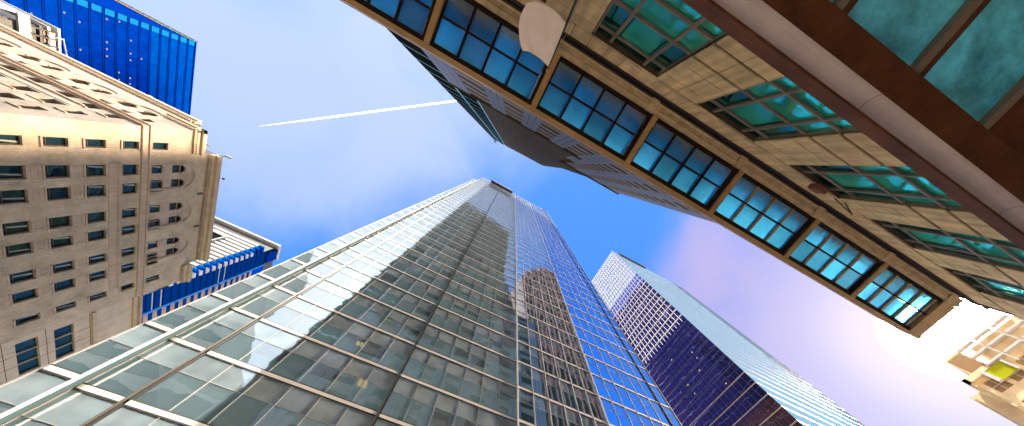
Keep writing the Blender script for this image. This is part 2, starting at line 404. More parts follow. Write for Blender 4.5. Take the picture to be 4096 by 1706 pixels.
def madd(a, b, op='ADD'):
    n = N(nt, 'ShaderNodeMath', operation=op)
    for i, x in enumerate((a, b)):
        if isinstance(x, (int, float)): n.inputs[i].default_value = x
        else: L(nt, x, n.inputs[i])
    return n.outputs[0]
def cmix(f, a, b):
    n = N(nt, 'ShaderNodeMix'); n.data_type = 'RGBA'
    if isinstance(f, (int, float)): n.inputs[0].default_value = f
    else: L(nt, f, n.inputs[0])
    for i, x in ((6, a), (7, b)):
        if isinstance(x, tuple): n.inputs[i].default_value = col(x)
        else: L(nt, x, n.inputs[i])
    return n.outputs[2]
# cloud plane coordinates: direction / height
sp = N(nt, 'ShaderNodeSeparateXYZ'); L(nt, tc.outputs['Generated'], sp.inputs[0])
zz = madd(sp.outputs['Z'], 0.12, 'MAXIMUM')
cb = N(nt, 'ShaderNodeCombineXYZ'); L(nt, madd(sp.outputs['X'], zz, 'DIVIDE'), cb.inputs[0]); L(nt, madd(sp.outputs['Y'], zz, 'DIVIDE'), cb.inputs[1])
cn = N(nt, 'ShaderNodeTexNoise'); cn.inputs['Scale'].default_value = 2.1; cn.inputs['Detail'].default_value = 5; cn.inputs['Roughness'].default_value = .48
cn.inputs['Distortion'].default_value = .5
L(nt, cb.outputs[0], cn.inputs['Vector'])
noise = mrange(cn.outputs['Fac'], .32, .72, -.13, .16, False)
pale = mrange(madd(vdot((-.75, -.35, 1)), noise, 'ADD'), .58, .99)
base = cmix(pale, (.008, .22, .88), (.47, .56, .83))
lav = mrange(madd(vdot((1.75, -.02, 1)), madd(noise, .35, 'MULTIPLY'), 'ADD'), .83, .99)
halo = mrange(vdot((1.84, -.233, 1)), .94, .999)
base = cmix(lav, base, (.50, .40, .67))
base = cmix(halo, base, (.68, .57, .74))
hz_fill = mrange(sp.outputs['Z'], .04, .33, 0.95, 0.0)  # horizon band below the view, brightened as added fill for the shaded street
base = cmix(hz_fill, base, (7.0, 6.0, 4.8))
aur = mrange(vdot(SUN), .90, 1.0)
base = cmix(aur, base, (1.15, 1.15, 1.15))
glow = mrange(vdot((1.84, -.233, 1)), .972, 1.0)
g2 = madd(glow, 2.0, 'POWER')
hot = madd(mrange(vdot((1.84, -.233, 1)), .9955, .9998), 3.0, 'POWER')  # second sun disc added in the glow, strengthened to warm the shaded street
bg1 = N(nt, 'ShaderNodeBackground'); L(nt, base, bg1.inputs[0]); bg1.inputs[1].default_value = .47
bg2 = N(nt, 'ShaderNodeBackground'); L(nt, sky.outputs[0], bg2.inputs[0]); bg2.inputs[1].default_value = .05
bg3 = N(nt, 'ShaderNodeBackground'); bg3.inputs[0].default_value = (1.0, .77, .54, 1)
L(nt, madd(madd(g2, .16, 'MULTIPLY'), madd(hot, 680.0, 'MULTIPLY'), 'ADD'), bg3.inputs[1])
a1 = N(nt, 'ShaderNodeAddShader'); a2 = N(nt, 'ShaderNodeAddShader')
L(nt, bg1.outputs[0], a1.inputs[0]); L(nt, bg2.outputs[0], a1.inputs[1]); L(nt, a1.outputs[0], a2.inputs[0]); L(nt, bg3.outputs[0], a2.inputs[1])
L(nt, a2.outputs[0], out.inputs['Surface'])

# ------------------------------------------------------------------ ground
G0 = -ZC
def sheet(name, x0, x1, y0, y1, dz, mat, label=None):
    mb = MB(); mb.quad((x0, y0, G0 + dz), (x1, y0, G0 + dz), (x1, y1, G0 + dz), (x0, y1, G0 + dz)); return mb.build(name, mat, kind='structure')
sheet('ground', -4000, 4000, -4000, 4000, 0, 'ground')
sheet('road', -900, 900, 2.2, 12.6, .004, 'asphalt')
sheet('side_road', -38.6, -18.4, 12.6, 400, .004, 'asphalt')
sheet('side_road', 36, 68.5, 12.6, 400, .004, 'asphalt')
mb = MB(); mb.box(FY(0, 1), -60, 28.6, G0, G0 + .14, -5.6, 2.0); mb.build('pavement', 'pave', kind='structure')
mb = MB(); mb.box(FY(0, 1), -18, 35.6, G0, G0 + .14, 12.8, 17.0); mb.build('pavement', 'pave', kind='structure')
mb = MB()
for i in range(-40, 41): mb.quad((i * 9, 7.33, G0 + .008), (i * 9 + 3, 7.33, G0 + .008), (i * 9 + 3, 7.47, G0 + .008), (i * 9, 7.47, G0 + .008))
mb.build('lane_marking', 'paint', kind='structure')

# ------------------------------------------------------------------ main glass tower
D0 = 17.0
T = thing('glass_skyscraper', 'tall glass skyscraper with white floor bands filling the bottom centre, reflecting a dark stepped tower', 'skyscraper', (9, 30, 0))
FLH = 3.655; BH = 16.95; TOP = 184.3
cols = []   # (x0,x1,y,blue)
def span(a, b, n, y, blue): return [(a + (b - a) * i / n, a + (b - a) * (i + 1) / n, y, blue) for i in range(n)]
cols += span(-14.09, -12.87, 1, 16.5, 0)
cols += span(-12.87, -11.03, 1, 17.0, 0)
cols += span(-11.03, -0.86, 6, 17.05, 0)
cols += span(-0.86, 9.08, 6, 17.1, 0)
cols += span(9.08, 19.06, 6, 17.0, 1)
cols += span(19.06, 29.41, 6, 17.0, 2)
cols += span(29.41, 31.25, 1, 17.0, 2)
pv = {0: [], 1: [], 2: []}; ps = {0: [], 1: [], 2: []}
floors = range(-5, 46)
def tilt_quad(x0, x1, y, a, b, seed):
    rr = random.Random(seed); tx = rr.uniform(-1, 1) * .0022; tz = rr.uniform(-1, 1) * .0022
    def fn(mb):
        w_, h_ = (x1 - x0) / 2, (b - a) / 2
        mb.quad((x0, y - tx * w_ - tz * h_, a), (x1, y + tx * w_ - tz * h_, a), (x1, y + tx * w_ + tz * h_, b), (x0, y - tx * w_ + tz * h_, b))
    return fn
for ci, (x0, x1, y, bl) in enumerate(cols):
    for k in floors:
        a = BH + FLH * k; t0 = a + .33; t1 = a + 2.25; t2 = a + FLH
        if ci == 0 and a > 150.5: continue
        if t2 < -1: continue
        dist = ((x0 + x1) / 2) ** 2 + y * y + t1 * t1
        if t1 < 6: dist += 1e6
        bb = bl
        pv[bb].append((dist, tilt_quad(x0 + .01, x1 - .01, y, t0, t1, ci * 997 + k)))
        ps[bb].append((dist, tilt_quad(x0 + .01, x1 - .01, y, t1, t2, ci * 997 + k)))
allv = sorted([(d, 0, f) for d, f in pv[0]] + [(d, 1, f) for d, f in pv[1]] + [(d, 2, f) for d, f in pv[2]], key=lambda t: t[0])
alls = sorted([(d, 0, f) for d, f in ps[0]] + [(d, 1, f) for d, f in ps[1]] + [(d, 2, f) for d, f in ps[2]], key=lambda t: t[0])
for nm, lst, mats in (('vision_pane', allv, ('vis', 'vis_r', 'vis_b')), ('spandrel_pane', alls, ('span', 'span_r', 'span_b'))):
    for d, b, f in lst[:100]:
        mb = MB(); f(mb); mb.build(nm, mats[b], T)
    mb = MB()
    for d, b, f in lst[100:]:
        n0 = len(mb.m); f(mb)
        for q in range(n0, len(mb.m)): mb.m[q] = b
    mb.build(nm, list(mats), T, kind='stuff')
segs = [(-14.09, -12.87, 16.5), (-12.87, -11.03, 17.0), (-11.03, -0.86, 17.05), (-0.86, 9.08, 17.1), (9.08, 31.25, 17.0)]
for k in floors:
    a = BH + FLH * k
    if a < 1: continue
    mb = MB(); mg = MB(); mr = MB()
    for i, (x0, x1, y) in enumerate(segs):
        if i == 0 and a > 150.5: continue
        F = FY(y, -1)
        mb.box(F, x0 + .07, x1 - .07, a + .05, a + .28, .01, .06)
        mg.box(F, x0 + .02, x1 - .02, a - .02, a + .05, .005, .05); mg.box(F, x0 + .02, x1 - .02, a + .28, a + .35, .005, .05)
        mr.box(F, x0 + .02, x1 - .02, a + 2.235, a + 2.265, .003, .03)
    mb.build('floor_band', 'band', T); mg.build('gasket', 'gasket', T); mr.build('transom', 'alu', T)
for ci, (x0, x1, y, bl) in enumerate(cols):
    big = x0 in (-14.09, -12.87, -11.03, -0.86, 9.08, 19.06, 29.41)
    mb = MB(); F = FY(y, -1); tp = TOP if ci else 151.5
    if ci == 0:
        mb.box(F, x0 - .03, x0 + .03, -1.6, tp, -.1, .04); mb.build('mullion', 'alu', T)
    elif not big:
        mb.box(F, x0 - .02, x0 + .02, -1.6, tp, .012, .085 if bl else .045); mb.build('mullion', 'band' if bl else 'alu', T)
    else:
        if x0 in (-11.03, -0.86):
            mb.box(F, x0 - .04, x0 + .04, -1.6, tp, -.06, .14); mb.build('mullion', 'fin', T)
            mb = MB(); mb.box(F, x0 + .05, x0 + .17, -1.6, tp, -.02, .06); mb.build('black_strip', 'black', T)  # solid black strip beside the heavier mullion
        elif x0 == -12.87:
            mb.box(F, x0 + .0, x0 + .05, -1.6, tp, .01, .05); mb.build('mullion', 'alu', T)
        else:
            mb.box(F, x0 - .06, x0 + .06, -1.6, tp, .012, .17); mb.build('mullion', 'band' if x0 != 29.41 else 'fin', T)
# return of the projecting left strip + its fin
mb = MB()
mb.quad((-12.87, 16.52, -1.6), (-12.87, 17.0, -1.6), (-12.87, 17.0, 151), (-12.87, 16.52, 151)); mb.build('return_glass', 'retg', T)
mb = MB(); mb.box(FY(16.5, -1), -12.90, -12.84, -1.6, 151.4, -.1, .05); mb.build('mullion', 'band', T)
mb = MB(); mb.box(FY(17.0, -1), 31.2, 31.32, -1.6, TOP, -.05, .1); mb.build('mullion', 'alu', T)
# interior: slabs, core, lamps
for k in floors:
    a = BH + FLH * k
    if a < 0 or a > TOP - 1: continue
    mb = MB(); mb.box(FY(0, 1), -12.6, 31.0, a - .55, a + .12, 17.35, 24); mb.build('floor_slab', 'slab', T)
mb = MB(); mb.box(FY(0, 1), -12.5, 31.0, -1.6, TOP - 2, 24.02, 25); mb.build('core_wall', 'inner', T)
for k in range(0, 26):
    for i in range(2): pass
rr = random.Random(3)
lamps = [(-1.9, 13.29), (0.7, 13.29), (3.2, 13.29), (5.9, 13.29), (-3.2, 16.95), (10.6, 13.29), (12.4, 13.29), (15.6, 16.95), (-5.2, 20.6), (7.5, 16.95)]
for (lx, la) in lamps:
    for q in range(2):
        mb = MB(); mb.box(FY(0, 1), lx + q * .34, lx + .26 + q * .34, la - .60, la - .57, 17.9, 18.7); mb.build('ceiling_lamp', 'yel', T)
for i in range(46):
    ci = rr.randrange(1, 14); k = rr.randrange(-1, 9); x0, x1, y, bl = cols[ci]; a = BH + FLH * k
    dr_ = rr.choice([.35, .6, .9, 1.3])
    mb = MB(); mb.box(FY(0, 1), x0 + .1, x1 - .1, a + 2.24 - dr_, a + 2.24, y + .12, y + .13); mb.build('roller_blind', 'curtain', T)
# body sides, back and roof
mb = MB(); F = FX(31.25, 1)
mb.quad((31.25, 17.0, -1.6), (31.25, 62, -1.6), (31.25, 62, TOP), (31.25, 17.0, TOP)); mb.build('side_glass', 'brownglass', T)
for k in range(0, 46, 1):
    a = BH + FLH * k
    mb = MB(); mb.box(F, 17.2, 61.8, a, a + .3, .01, .08); mb.build('side_band', 'alu', T)
mb = MB(); mb.quad((-14.09, 16.5, -1.6), (-14.09, 62, -1.6), (-14.09, 62, 151.5), (-14.09, 16.5, 151.5))
mb.quad((-12.87, 17, 151.5), (-12.87, 62, 151.5), (-12.87, 62, TOP), (-12.87, 17, TOP)); mb.quad((-14.09, 16.5, 151.5), (-12.87, 16.5, 151.5), (-12.87, 62, 151.5), (-14.09, 62, 151.5))
mb.quad((-14.09, 62, -1.6), (31.25, 62, -1.6), (31.25, 62, TOP), (-14.09, 62, TOP)); mb.build('side_glass', 'span', T)
mb = MB(); mb.box(FY(0, 1), -12.8, 31.2, TOP, TOP + .6, 17.0, 62); mb.build('roof', 'grey', T)
# window-cleaning rig hanging at the roof edge
rig = thing('cleaning_rig', 'long black window-cleaning cradle hung under the roof edge of the central glass skyscraper', 'cleaning rig', (2, 16.4, 170))
mb = MB(); mb.box(FY(16.6, -1), -7.2, 6.6, 174.0, 177.6, .0, 1.5); mb.build('cradle', 'black', rig)
for x in (-6.6, -3.4, -.2, 3.0, 6.0):
    mb = MB(); mb.box(FY(16.6, -1), x - .2, x + .2, 177.61, 183.8, .2, .5); mb.build('hanger', 'fin', rig)
mb = MB()
for i in range(12): mb.box(FY(16.6, -1), -7.0 + i * 1.12, -6.5 + i * 1.12, 173.2, 173.99, .2, .8)
mb.build('rail', 'dkgrey', rig)

# ------------------------------------------------------------------ second glass tower (right)
X2 = 72.8; Y2 = 17.0; H2 = 161.0
S2 = thing('glass_office_tower', 'sharp-cornered glass tower right of centre, pale crown above a dark navy face', 'skyscraper', (95, 28, 0))
Fm = FX(X2, -1); Fs = FY(Y2, -1)
mb = MB(); mb.quad(Fm(17, 124.8, 0), Fm(39.4, 124.8, 0), Fm(39.4, H2, 0), Fm(17, H2, 0)); mb.build('crown_glass', 'crown', S2)
mb = MB(); mb.quad(Fm(17, 50, 0), Fm(39.4, 50, 0), Fm(39.4, 124.8, 0), Fm(17, 124.8, 0)); mb.build('upper_glass', 'navy', S2)
mb = MB(); mb.quad(Fm(17, -1.6, 0), Fm(39.4, -1.6, 0), Fm(39.4, 50, 0), Fm(17, 50, 0)); mb.build('lower_glass', 'brownglass', S2)  # brown reflection on the lower face put into the glass colour
levels = [72.05 + 3.57 * k for k in range(-20, 25)]
for a in levels:
    if a > H2 - .5: continue
    mb = MB()
    mb.box(Fm, 17.02, 39.38, a - .13, a + .13, .01, .22 if a > 84 else .06)
    mb.build('floor_band', 'band' if a > 84 else ('shade_line' if a > 59 else 'tframe'), S2)  # white above where sunlit; below, shade is put in as darker copies
for i in range(1, 15):
    y = 17 + 22.4 * i / 15
    mb = MB(); mb.box(Fm, y - .07, y + .07, 84.0, H2, .012, .16); mb.build('mullion', 'band', S2)
    mb = MB(); mb.box(Fm, y - .045, y + .045, -1.6, 83.9, .012, .03); mb.build('mullion', 'shade_line', S2)  # dark copy of the mullion, colour standing for the part in shade
mb = MB(); mb.quad(Fs(X2, -1.6, 0), Fs(124.3, -1.6, 0), Fs(124.3, H2, 0), Fs(X2, H2, 0)); mb.build('street_glass', 'stripe', S2)
for a in [72.05 + 3.57 * k for k in range(-20, 25)]:
    mb = MB(); mb.box(Fs, X2 + .02, 124.3, a - .30, a + .25, .004, .03); mb.build('spandrel', 'redline', S2)
for i in range(1, 36):
    x = X2 + 51.5 * i / 36
    mb = MB(); mb.box(Fs, x - .05, x + .05, -1.6, H2, .032, .04); mb.build('street_mullion', 'smull', S2)
mb = MB(); mb.quad(Fs(124.3, -1.6, 0), (124.3, 45, -1.6), (124.3, 45, H2), Fs(124.3, H2, 0)); mb.quad((X2, 39.4, -1.6), (X2 + .01, 45, -1.6), (X2 + .01, 45, H2), (X2, 39.4, H2))
mb.quad((X2, 45, -1.6), (124.3, 45, -1.6), (124.3, 45, H2), (X2, 45, H2)); mb.build('rear_wall', 'stripe', S2)
mb = MB(); mb.box(FY(0, 1), X2 + .1, 124.2, H2, H2 + .5, 17.1, 44.9); mb.build('roof', 'grey', S2)
for i in range(20):
    y = rr.uniform(17.6, 38); a = levels[rr.randrange(8, 33)] + rr.uniform(.6, 2.4)
    mb = MB(); mb.box(Fm, y, y + rr.uniform(.3, .5), a, a + .32, .004, .02); mb.build('office_light', 'yel2', S2)
rg = thing('roof_rail', 'dark broken line of maintenance rail along the roof of the right glass tower', 'roof rail', (85, 16.8, 160))
for i in range(8):
    mb = MB(); mb.box(Fs, 77 + i * 2.25, 77 + i * 2.25 + 1.7, 157.6, 159.3, .25, .9); mb.build('carriage', 'black', rg)
mb = MB(); mb.box(Fs, 76.6, 95, 159.35, 159.7, .1, .8); mb.build('rail', 'dkgrey', rg)

# ------------------------------------------------------------------ ornate brick building (left)
B = thing('brick_office_building', 'ornate tan brick office building with paired arched windows at the left', 'building', (-60, 30, 0))
XL = -42.9; YU = 17.54
FL_ = FX(XL, 1); FU = FY(YU, -1)
rowsL = [(19.53, 20.52, 's'), (22.55, 24.0, 'w'), (25.1, 26.6, 'w'), (28.68, 30.1, 'w'), (31.3, 32.68, 'w'), (34.85, 36.15, 'w'), (37.5, 38.85, 'w'), (41.1, 42.05, 's')]
lev = [(21.8, 23.6), (24.85, 26.75), (28.0, 29.9), (31.1, 32.95), (34.15, 35.95), (37.4, 39.1)]
def window(root, F, a, b, c, d, depth, curt=None, arch=False):
    w_ = MB()
    t = .045
    w_.box(F, a, a + t, c, d, -depth + .02, -depth + .12); w_.box(F, b - t, b, c, d, -depth + .02, -depth + .12)
    w_.box(F, a + t, b - t, c, c + t, -depth + .02, -depth + .12); w_.box(F, a + t, b - t, d - t, d, -depth + .02, -depth + .12)
    if curt is not None: w_.box(F, a + t, b - t, c + .42, c + .48, -depth + .021, -depth + .10)
    o = w_.build('window', 'wframe', root)
    g = MB(); g.quad(F(a + t, c + t, -depth + .05), F(b - t, c + t, -depth + .05), F(b - t, d - t, -depth + .05), F(a + t, d - t, -depth + .05))
    g.build('pane', 'wglass', o)
    s = MB(); s.box(F, a - .08, b + .08, c - .15, c - .002, -.1, .12); s.build('sill', 'trim', o)
    if curt:
        q = MB(); yy = a + t + (b - a) * curt
        q.prism(F, [(yy, c + .5), (yy + .14, c + .5), (yy + .30, d - t), (yy + .1, d - t)], -depth + .055, -depth + .065)
        q.build('curtain', 'curtain', o)
    return o
DEP = {'L': .38, 'U': .62}
def facade(F, rows, pairs, u0, u1, side, brick, umax=None):
    holes = []
    for (a, b, k) in rows:
        for (c, d) in lev: holes.append((a, b, c, d))
        if k == 's': holes.append((a, b, 40.45, 42.35))
        else: holes.append((a, b, 40.42, 42.0))
    # arch fields, cut as whole rectangles and refilled with trim
    fields = []
    for (p, q) in pairs:
        a0, b1 = p[0] - .25, q[1] + .25
        fields.append((a0, b1, 40.3, 45.0))
    return holes, fields
def build_face(F, rows, pairs, u0, u1, brickmat, tag_, cap_windows, lowtop):
    holes, fields = facade(F, rows, pairs, u0, u1, tag_, brickmat)
    ZT = 49.3
    wh = [h for h in holes if not any(f[0] <= h[0] and h[1] <= f[1] and h[2] > 40.3 for f in fields)]
    # arched fields: rectangular part + half-disc on top
    rect = []
    for f in fields: rect.append((f[0], f[1], 40.3, 43.3))
    mb = MB()
    hol2 = wh + [(f[0], f[1], 40.3, 40.3 + 6.05) for f in fields]
    wall_holes(mb, F, u0, u1, -1.6, ZT if lowtop is None else 46.5, hol2, DEP[tag_])
    # refill around the half discs
    for f in fields:
        cxm = (f[0] + f[1]) / 2; r = (f[1] - f[0]) / 2; z0 = 46.35 - r
        n = 16
        for s_ in (0, 1):
            for i in range(n // 2):
                t0 = math.pi / 2 * i / (n // 2); t1 = math.pi / 2 * (i + 1) / (n // 2)
                sx = -1 if s_ else 1
                p0 = (cxm + sx * r * math.cos(t0), z0 + r * math.sin(t0)); p1 = (cxm + sx * r * math.cos(t1), z0 + r * math.sin(t1))
                cn_ = (cxm + sx * r, z0 + r)
                mb.quad(F(cn_[0], cn_[1], 0), F(p0[0], p0[1], 0), F(p1[0], p1[1], 0))
                mb.quad(F(p0[0], p0[1], 0), F(p1[0], p1[1], 0), F(p1[0], p1[1], -.3), F(p0[0], p0[1], -.3))
    mb.build('brick_wall', brickmat, B)
    # terracotta field inside each arch with its own window openings
    for fi, f in enumerate(fields):
        (p, q) = pairs[fi]; cxm = (f[0] + f[1]) / 2; r = (f[1] - f[0]) / 2; z0 = 46.35 - r
        fm = MB(); hh = []
        for (a, b) in (p, q): hh += [(a, b, 40.45, 42.0), (a, b, 43.2, 44.3)]
        wall_holes(fm, F, f[0], f[1], 40.3, 44.3, hh, .3, w=-.14)
        rr_ = (p[1] - p[0]) / 2
        # upper part: disc of radius r above z0, minus two small arches
        n = 14; us = [f[0] + (f[1] - f[0]) * i / 40 for i in range(41)]
        for i in range(40):
            um = (us[i] + us[i+1]) / 2
            zt = z0 + math.sqrt(max(r * r - (um - cxm) ** 2, 0.0)); zb = 44.3
            for (a, b) in (p, q):
                c_ = (a + b) / 2
                if abs(um - c_) < rr_: zb = 44.3 + math.sqrt(rr_ ** 2 - (um - c_) ** 2)
            if zt > zb: fm.quad(F(us[i], zb, -.14), F(us[i+1], zb, -.14), F(us[i+1], zt, -.14), F(us[i], zt, -.14))
        fo = fm.build('arched_bay', 'trim', B)
        # moulded ring
        rg_ = MB()
        for (rad, ww, cc, zz_) in [(r - .05, .11, cxm, z0)] + [(rr_ + .08, .09, (a + b) / 2, 44.3) for (a, b) in (p, q)]:
            n = 18
            for i in range(n):
                t0 = math.pi * i / n; t1 = math.pi * (i + 1) / n
                P = [(cc + (rad + e) * math.cos(t), zz_ + (rad + e) * math.sin(t)) for t in (t0, t1) for e in (-ww, ww)]
                rg_.prism(F, [P[0], P[1], P[3], P[2]], -.2, .03)
        rg_.box(F, f[0] + .05, f[0] + .17, 40.3, z0, -.139, .02); rg_.box(F, f[1] - .17, f[1] - .05, 40.3, z0, -.139, .02)
        rg_.build('arch_moulding', 'trim', fo)
        cp = MB(); cp.prism(F, [(cxm + .28 * math.cos(t * math.pi / 5), 45.35 + .28 * math.sin(t * math.pi / 5)) for t in range(10)], -.139, -.07); cp.build('medallion', 'trim', fo)
        for (a, b) in (p, q):
            pn = MB(); pn.box(F, a + .22, b - .22, 42.22, 42.98, -.139, -.10); pn.build('panel', 'trim', fo)
            am = MB()
            n = 12; pts = [((a + b) / 2 + rr_ * math.cos(math.pi * i / n), 44.3 + rr_ * math.sin(math.pi * i / n)) for i in range(n + 1)]
            am.quad(*[F(u, v, -.38) for (u, v) in [(a, 43.2), (b, 43.2)] + pts[:]]); wo = am.build('arched_window', 'wglass', B)
            g2 = MB(); g2.box(F, a, b, 43.2, 43.3, -.36, -.26); g2.box(F, a, b, 44.0, 44.06, -.36, -.3); g2.box(F, (a + b) / 2 - .03, (a + b) / 2 + .03, 43.3, 44.0, -.36, -.3); g2.build('frame', 'wframe', wo)
            window(B, F, a, b, 40.45, 42.0, .43, .15)
    return wh
pairsL = [((22.75, 23.95), (24.92, 26.2)), ((28.75, 29.95), (31.05, 32.25)), ((34.85, 36.0), (36.8, 38.0))]
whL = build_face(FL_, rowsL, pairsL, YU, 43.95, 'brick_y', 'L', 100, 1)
kU = 8
pairsU = []; rowsU = [(-45.45, -44.5, 's')]
for i in range(7):
    c0 = -48.6 - 5.75 * i; pairsU.append(((c0 - 1.95, c0 - .62), (c0 + .62, c0 + 1.95)))
    rowsU += [(c0 - 2.0, c0 - .6, 'w'), (c0 + .6, c0 + 2.0, 'w')]
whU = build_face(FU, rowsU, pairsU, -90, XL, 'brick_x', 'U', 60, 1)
cr_ = random.Random(5)
wl = [('L', h) for h in whL if h[2] > 25] + [('U', h) for h in whU if h[2] > 27 and h[0] > -66]
cnt = 0
vis_w = sorted(wl, key=lambda t: (t[0] == 'U', -t[1][0] if t[0] == 'U' else 0))
rest = MB()
for s_, h in vis_w:
    F = FL_ if s_ == 'L' else FU
    if cnt < 88:
        window(B, F, h[0], h[1], h[2], h[3], DEP[s_], cr_.choice([.15, .4, .55, .62]) if cr_.random() < .7 else 0); cnt += 1
    else:
        rest.quad(F(h[0], h[2], .04 - DEP[s_]), F(h[1], h[2], .04 - DEP[s_]), F(h[1], h[3], .04 - DEP[s_]), F(h[0], h[3], .04 - DEP[s_]))
for s_, h in [('L', h) for h in whL if h[2] <= 25] + [('U', h) for h in whU if not (h[2] > 27 and h[0] > -66)]:
    F = FL_ if s_ == 'L' else FU
    rest.quad(F(h[0], h[2], .04 - DEP[s_]), F(h[1], h[2], .04 - DEP[s_]), F(h[1], h[3], .04 - DEP[s_]), F(h[0], h[3], .04 - DEP[s_]))
rest.build('window', 'wglass', B, kind='stuff')
# spandrel panels between windows of each column
for (a, b, k) in rowsL:
    if k == 's': continue
    for (c, d) in ((26.75, 28.0), (29.9, 31.1), (32.95, 34.15)):
        pn = MB(); pn.box(FL_, a + .02, b - .02, c + .02, d - .14, .005, .03)
        o = pn.build('spandrel_panel', 'trim', B)
        q = MB(); q.box(FL_, a + .25, b - .25, c + .28, c + .36, .031, .06); q.box(FL_, a + .25, b - .25, d - .46, d - .38, .031, .06)
        q.box(FL_, a + .25, a + .33, c + .361, d - .461, .031, .06); q.box(FL_, b - .33, b - .25, c + .361, d - .461, .031, .06)
        q.build('relief', 'trim', o)
for (a, b, k) in rowsU[1:9]:
    for (c, d) in ((29.9, 31.1), (32.95, 34.15)):
        pn = MB(); pn.box(FU, a + .02, b - .02, c + .02, d - .14, .005, .03); pn.build('spandrel_panel', 'trim', B)
# belts and string courses
def belt(z0, z1, pr, uL=(YU, 44.0), uU=(-90, XL), mat='trim', nm='belt_course'):
    mb = MB()
    mb.box(FL_, uL[0] - (pr if uL[0] == YU else 0), uL[1], z0, z1, .004, pr)
    if uU: mb.box(FU, uU[0], uU[1] - .002 , z0, z1, .004, pr * 1.5)
    return mb.build(nm, mat, B)
belt(39.30, 39.42, .20); belt(39.42, 40.05, .09); belt(40.05, 40.17, .24); belt(40.17, 40.28, .13)
mb = MB(); mb.box(FL_, 22.4, 41.0, 36.15, 37.0, .004, .06); mb.box(FU, -90, -46.8, 36.25, 37.2, .004, .06); mb.build('smooth_band', 'trim', B)
mb = MB(); mb.box(FL_, 22.3, 41.1, 37.0, 37.15, .004, .2); mb.box(FL_, 22.3, 41.1, 36.9, 37.0, .004, .12); mb.box(FU, -90, -46.8, 37.2, 37.4, .004, .22); mb.build('string_course', 'trim', B)
# smooth pilaster strip between window pairs on the street side
# main cornice with dentils
mb = MB(); P = .85
mb.box(FL_, 20.95, 40.6, 48.7, 49.3, .004, P); mb.box(FL_, 20.95, 40.6, 48.2, 48.7, .004, .45); mb.box(FL_, 20.95, 40.6, 49.31, 49.7, .0, .6)
mb.box(FU, -90, -45.7, 48.9, 49.5, .004, .5); mb.box(FU, -90, -45.7, 48.5, 48.9, .004, .3)
mb.build('cornice', 'stone', B)
each('dentil', 'trim', B, [(FL_, (21.1 + i * .335, 21.1 + i * .335 + .17, 47.85, 48.19, .004, .34)) for i in range(58)])
mb = MB()
for i in range(120): mb.box(FU, -89 + i * .36, -89 + i * .36 + .17, 48.15, 48.49, .004, .26)
for i in range(12): mb.box(FU, -47.2 + i * .36, -47.02 + i * .36, 45.4, 45.74, .004, .2)
mb.build('dentil', 'trim', B, kind='stuff')
mb = MB(); wall_holes(mb, FL_, 20.9, 40.65, 46.5, 49.3, [(27.35, 27.75, 46.9, 47.8), (33.3, 33.7, 46.9, 47.8)], .3)
mb.quad(FU(-90, 46.5, 0), FU(-45.6, 46.5, 0), FU(-45.6, 49.3, 0), FU(-90, 49.3, 0)); mb.build('parapet_wall', 'brick_y', B)
mb = MB(); a, b = 17.1, 20.9
mb.box(FL_, a, b, 46.2, 46.7, .004, .7); mb.box(FL_, a, b, 45.75, 46.2, .004, .38); mb.box(FL_, a, b, 45.5, 45.75, .004, .2)
mb.box(FU, -47.3, XL + .7, 46.205, 46.7, .004, .44); mb.box(FU, -47.3, XL + .38, 45.75, 46.2, .004, .25)
mb.build('corner_cornice', 'stone', B)
mb = MB(); a, b = 40.65, 44.2
mb.box(FL_, a, b, 46.2, 46.7, .004, .7); mb.box(FL_, a, b, 45.75, 46.2, .004, .38); mb.box(FL_, a, b, 45.5, 45.75, .004, .2)
mb.build('corner_cornice', 'stone', B)
for (a, n) in ((17.3, 10), (40.8, 9)):
    each('dentil', 'trim', B, [(FL_, (a + i * .36, a + i * .36 + .18, 45.4, 45.74, .21, .33)) for i in range(n)])
mb = MB(); mb.box(FY(0, 1), -90, -45.6, 46.5, 49.25, YU + .02, 44); mb.box(FY(0, 1), -45.6, XL - .4, -1.6, 46.6, YU + .7, 43.9); mb.box(FY(0, 1), -90, -45.61, -1.6, 46.49, YU + .7, 43.9)
mb.box(FY(0, 1), -45.6, XL - .02, 46.61, 49.2, 20.92, 40.6); mb.build('building_core', 'dkgrey', B)
# roof-edge camera and aerials
cam_t = thing('security_camera', 'grey box camera on a bracket leaning out from the brick roof corner', 'camera', (-41.6, 20.5, 49.5))
mb = MB(); mb.bar((-42.5, 20.9, 49.2), (-42.1, 20.9, 50.0), .05); mb.build('bracket', 'black', cam_t)
mb = MB(); mb.box(lambda u, v, w: (u, v, w), -42.3, -41.3, 20.7, 20.95, 50.0, 50.22); mb.build('housing', 'grey', cam_t)
an = thing('roof_aerial', 'small pale flat aerial at the stepped corner of the brick roof', 'aerial', (-43, 18.6, 49), 'aerials on the brick building roof')
mb = MB(); mb.box(lambda u, v, w: (u, v, w), -43.5, -42.7, 19.5, 19.65, 48.0, 48.12); mb.build('panel', 'grey', an)
mb = MB(); mb.bar((-43.0, 19.6, 46.7), (-43.0, 19.6, 48.0), .04); mb.build('pole', 'dkgrey', an)
an2 = thing('roof_aerial', 'tiny dark bracket aerial half way along the brick roof edge', 'aerial', (-42.0, 24.6, 49), 'aerials on the brick building roof')
mb = MB(); mb.bar((-42.3, 24.6, 49.4), (-41.9, 24.6, 49.8), .04); mb.box(lambda u, v, w: (u, v, w), -42.0, -41.75, 24.45, 24.8, 49.75, 49.9); mb.build('bracket', 'dkgrey', an2)
dm = thing('roof_vent', 'small pale rounded vent above the street cornice of the brick building', 'vent', (-56, 18, 50))
mb = MB(); mb.sm = True
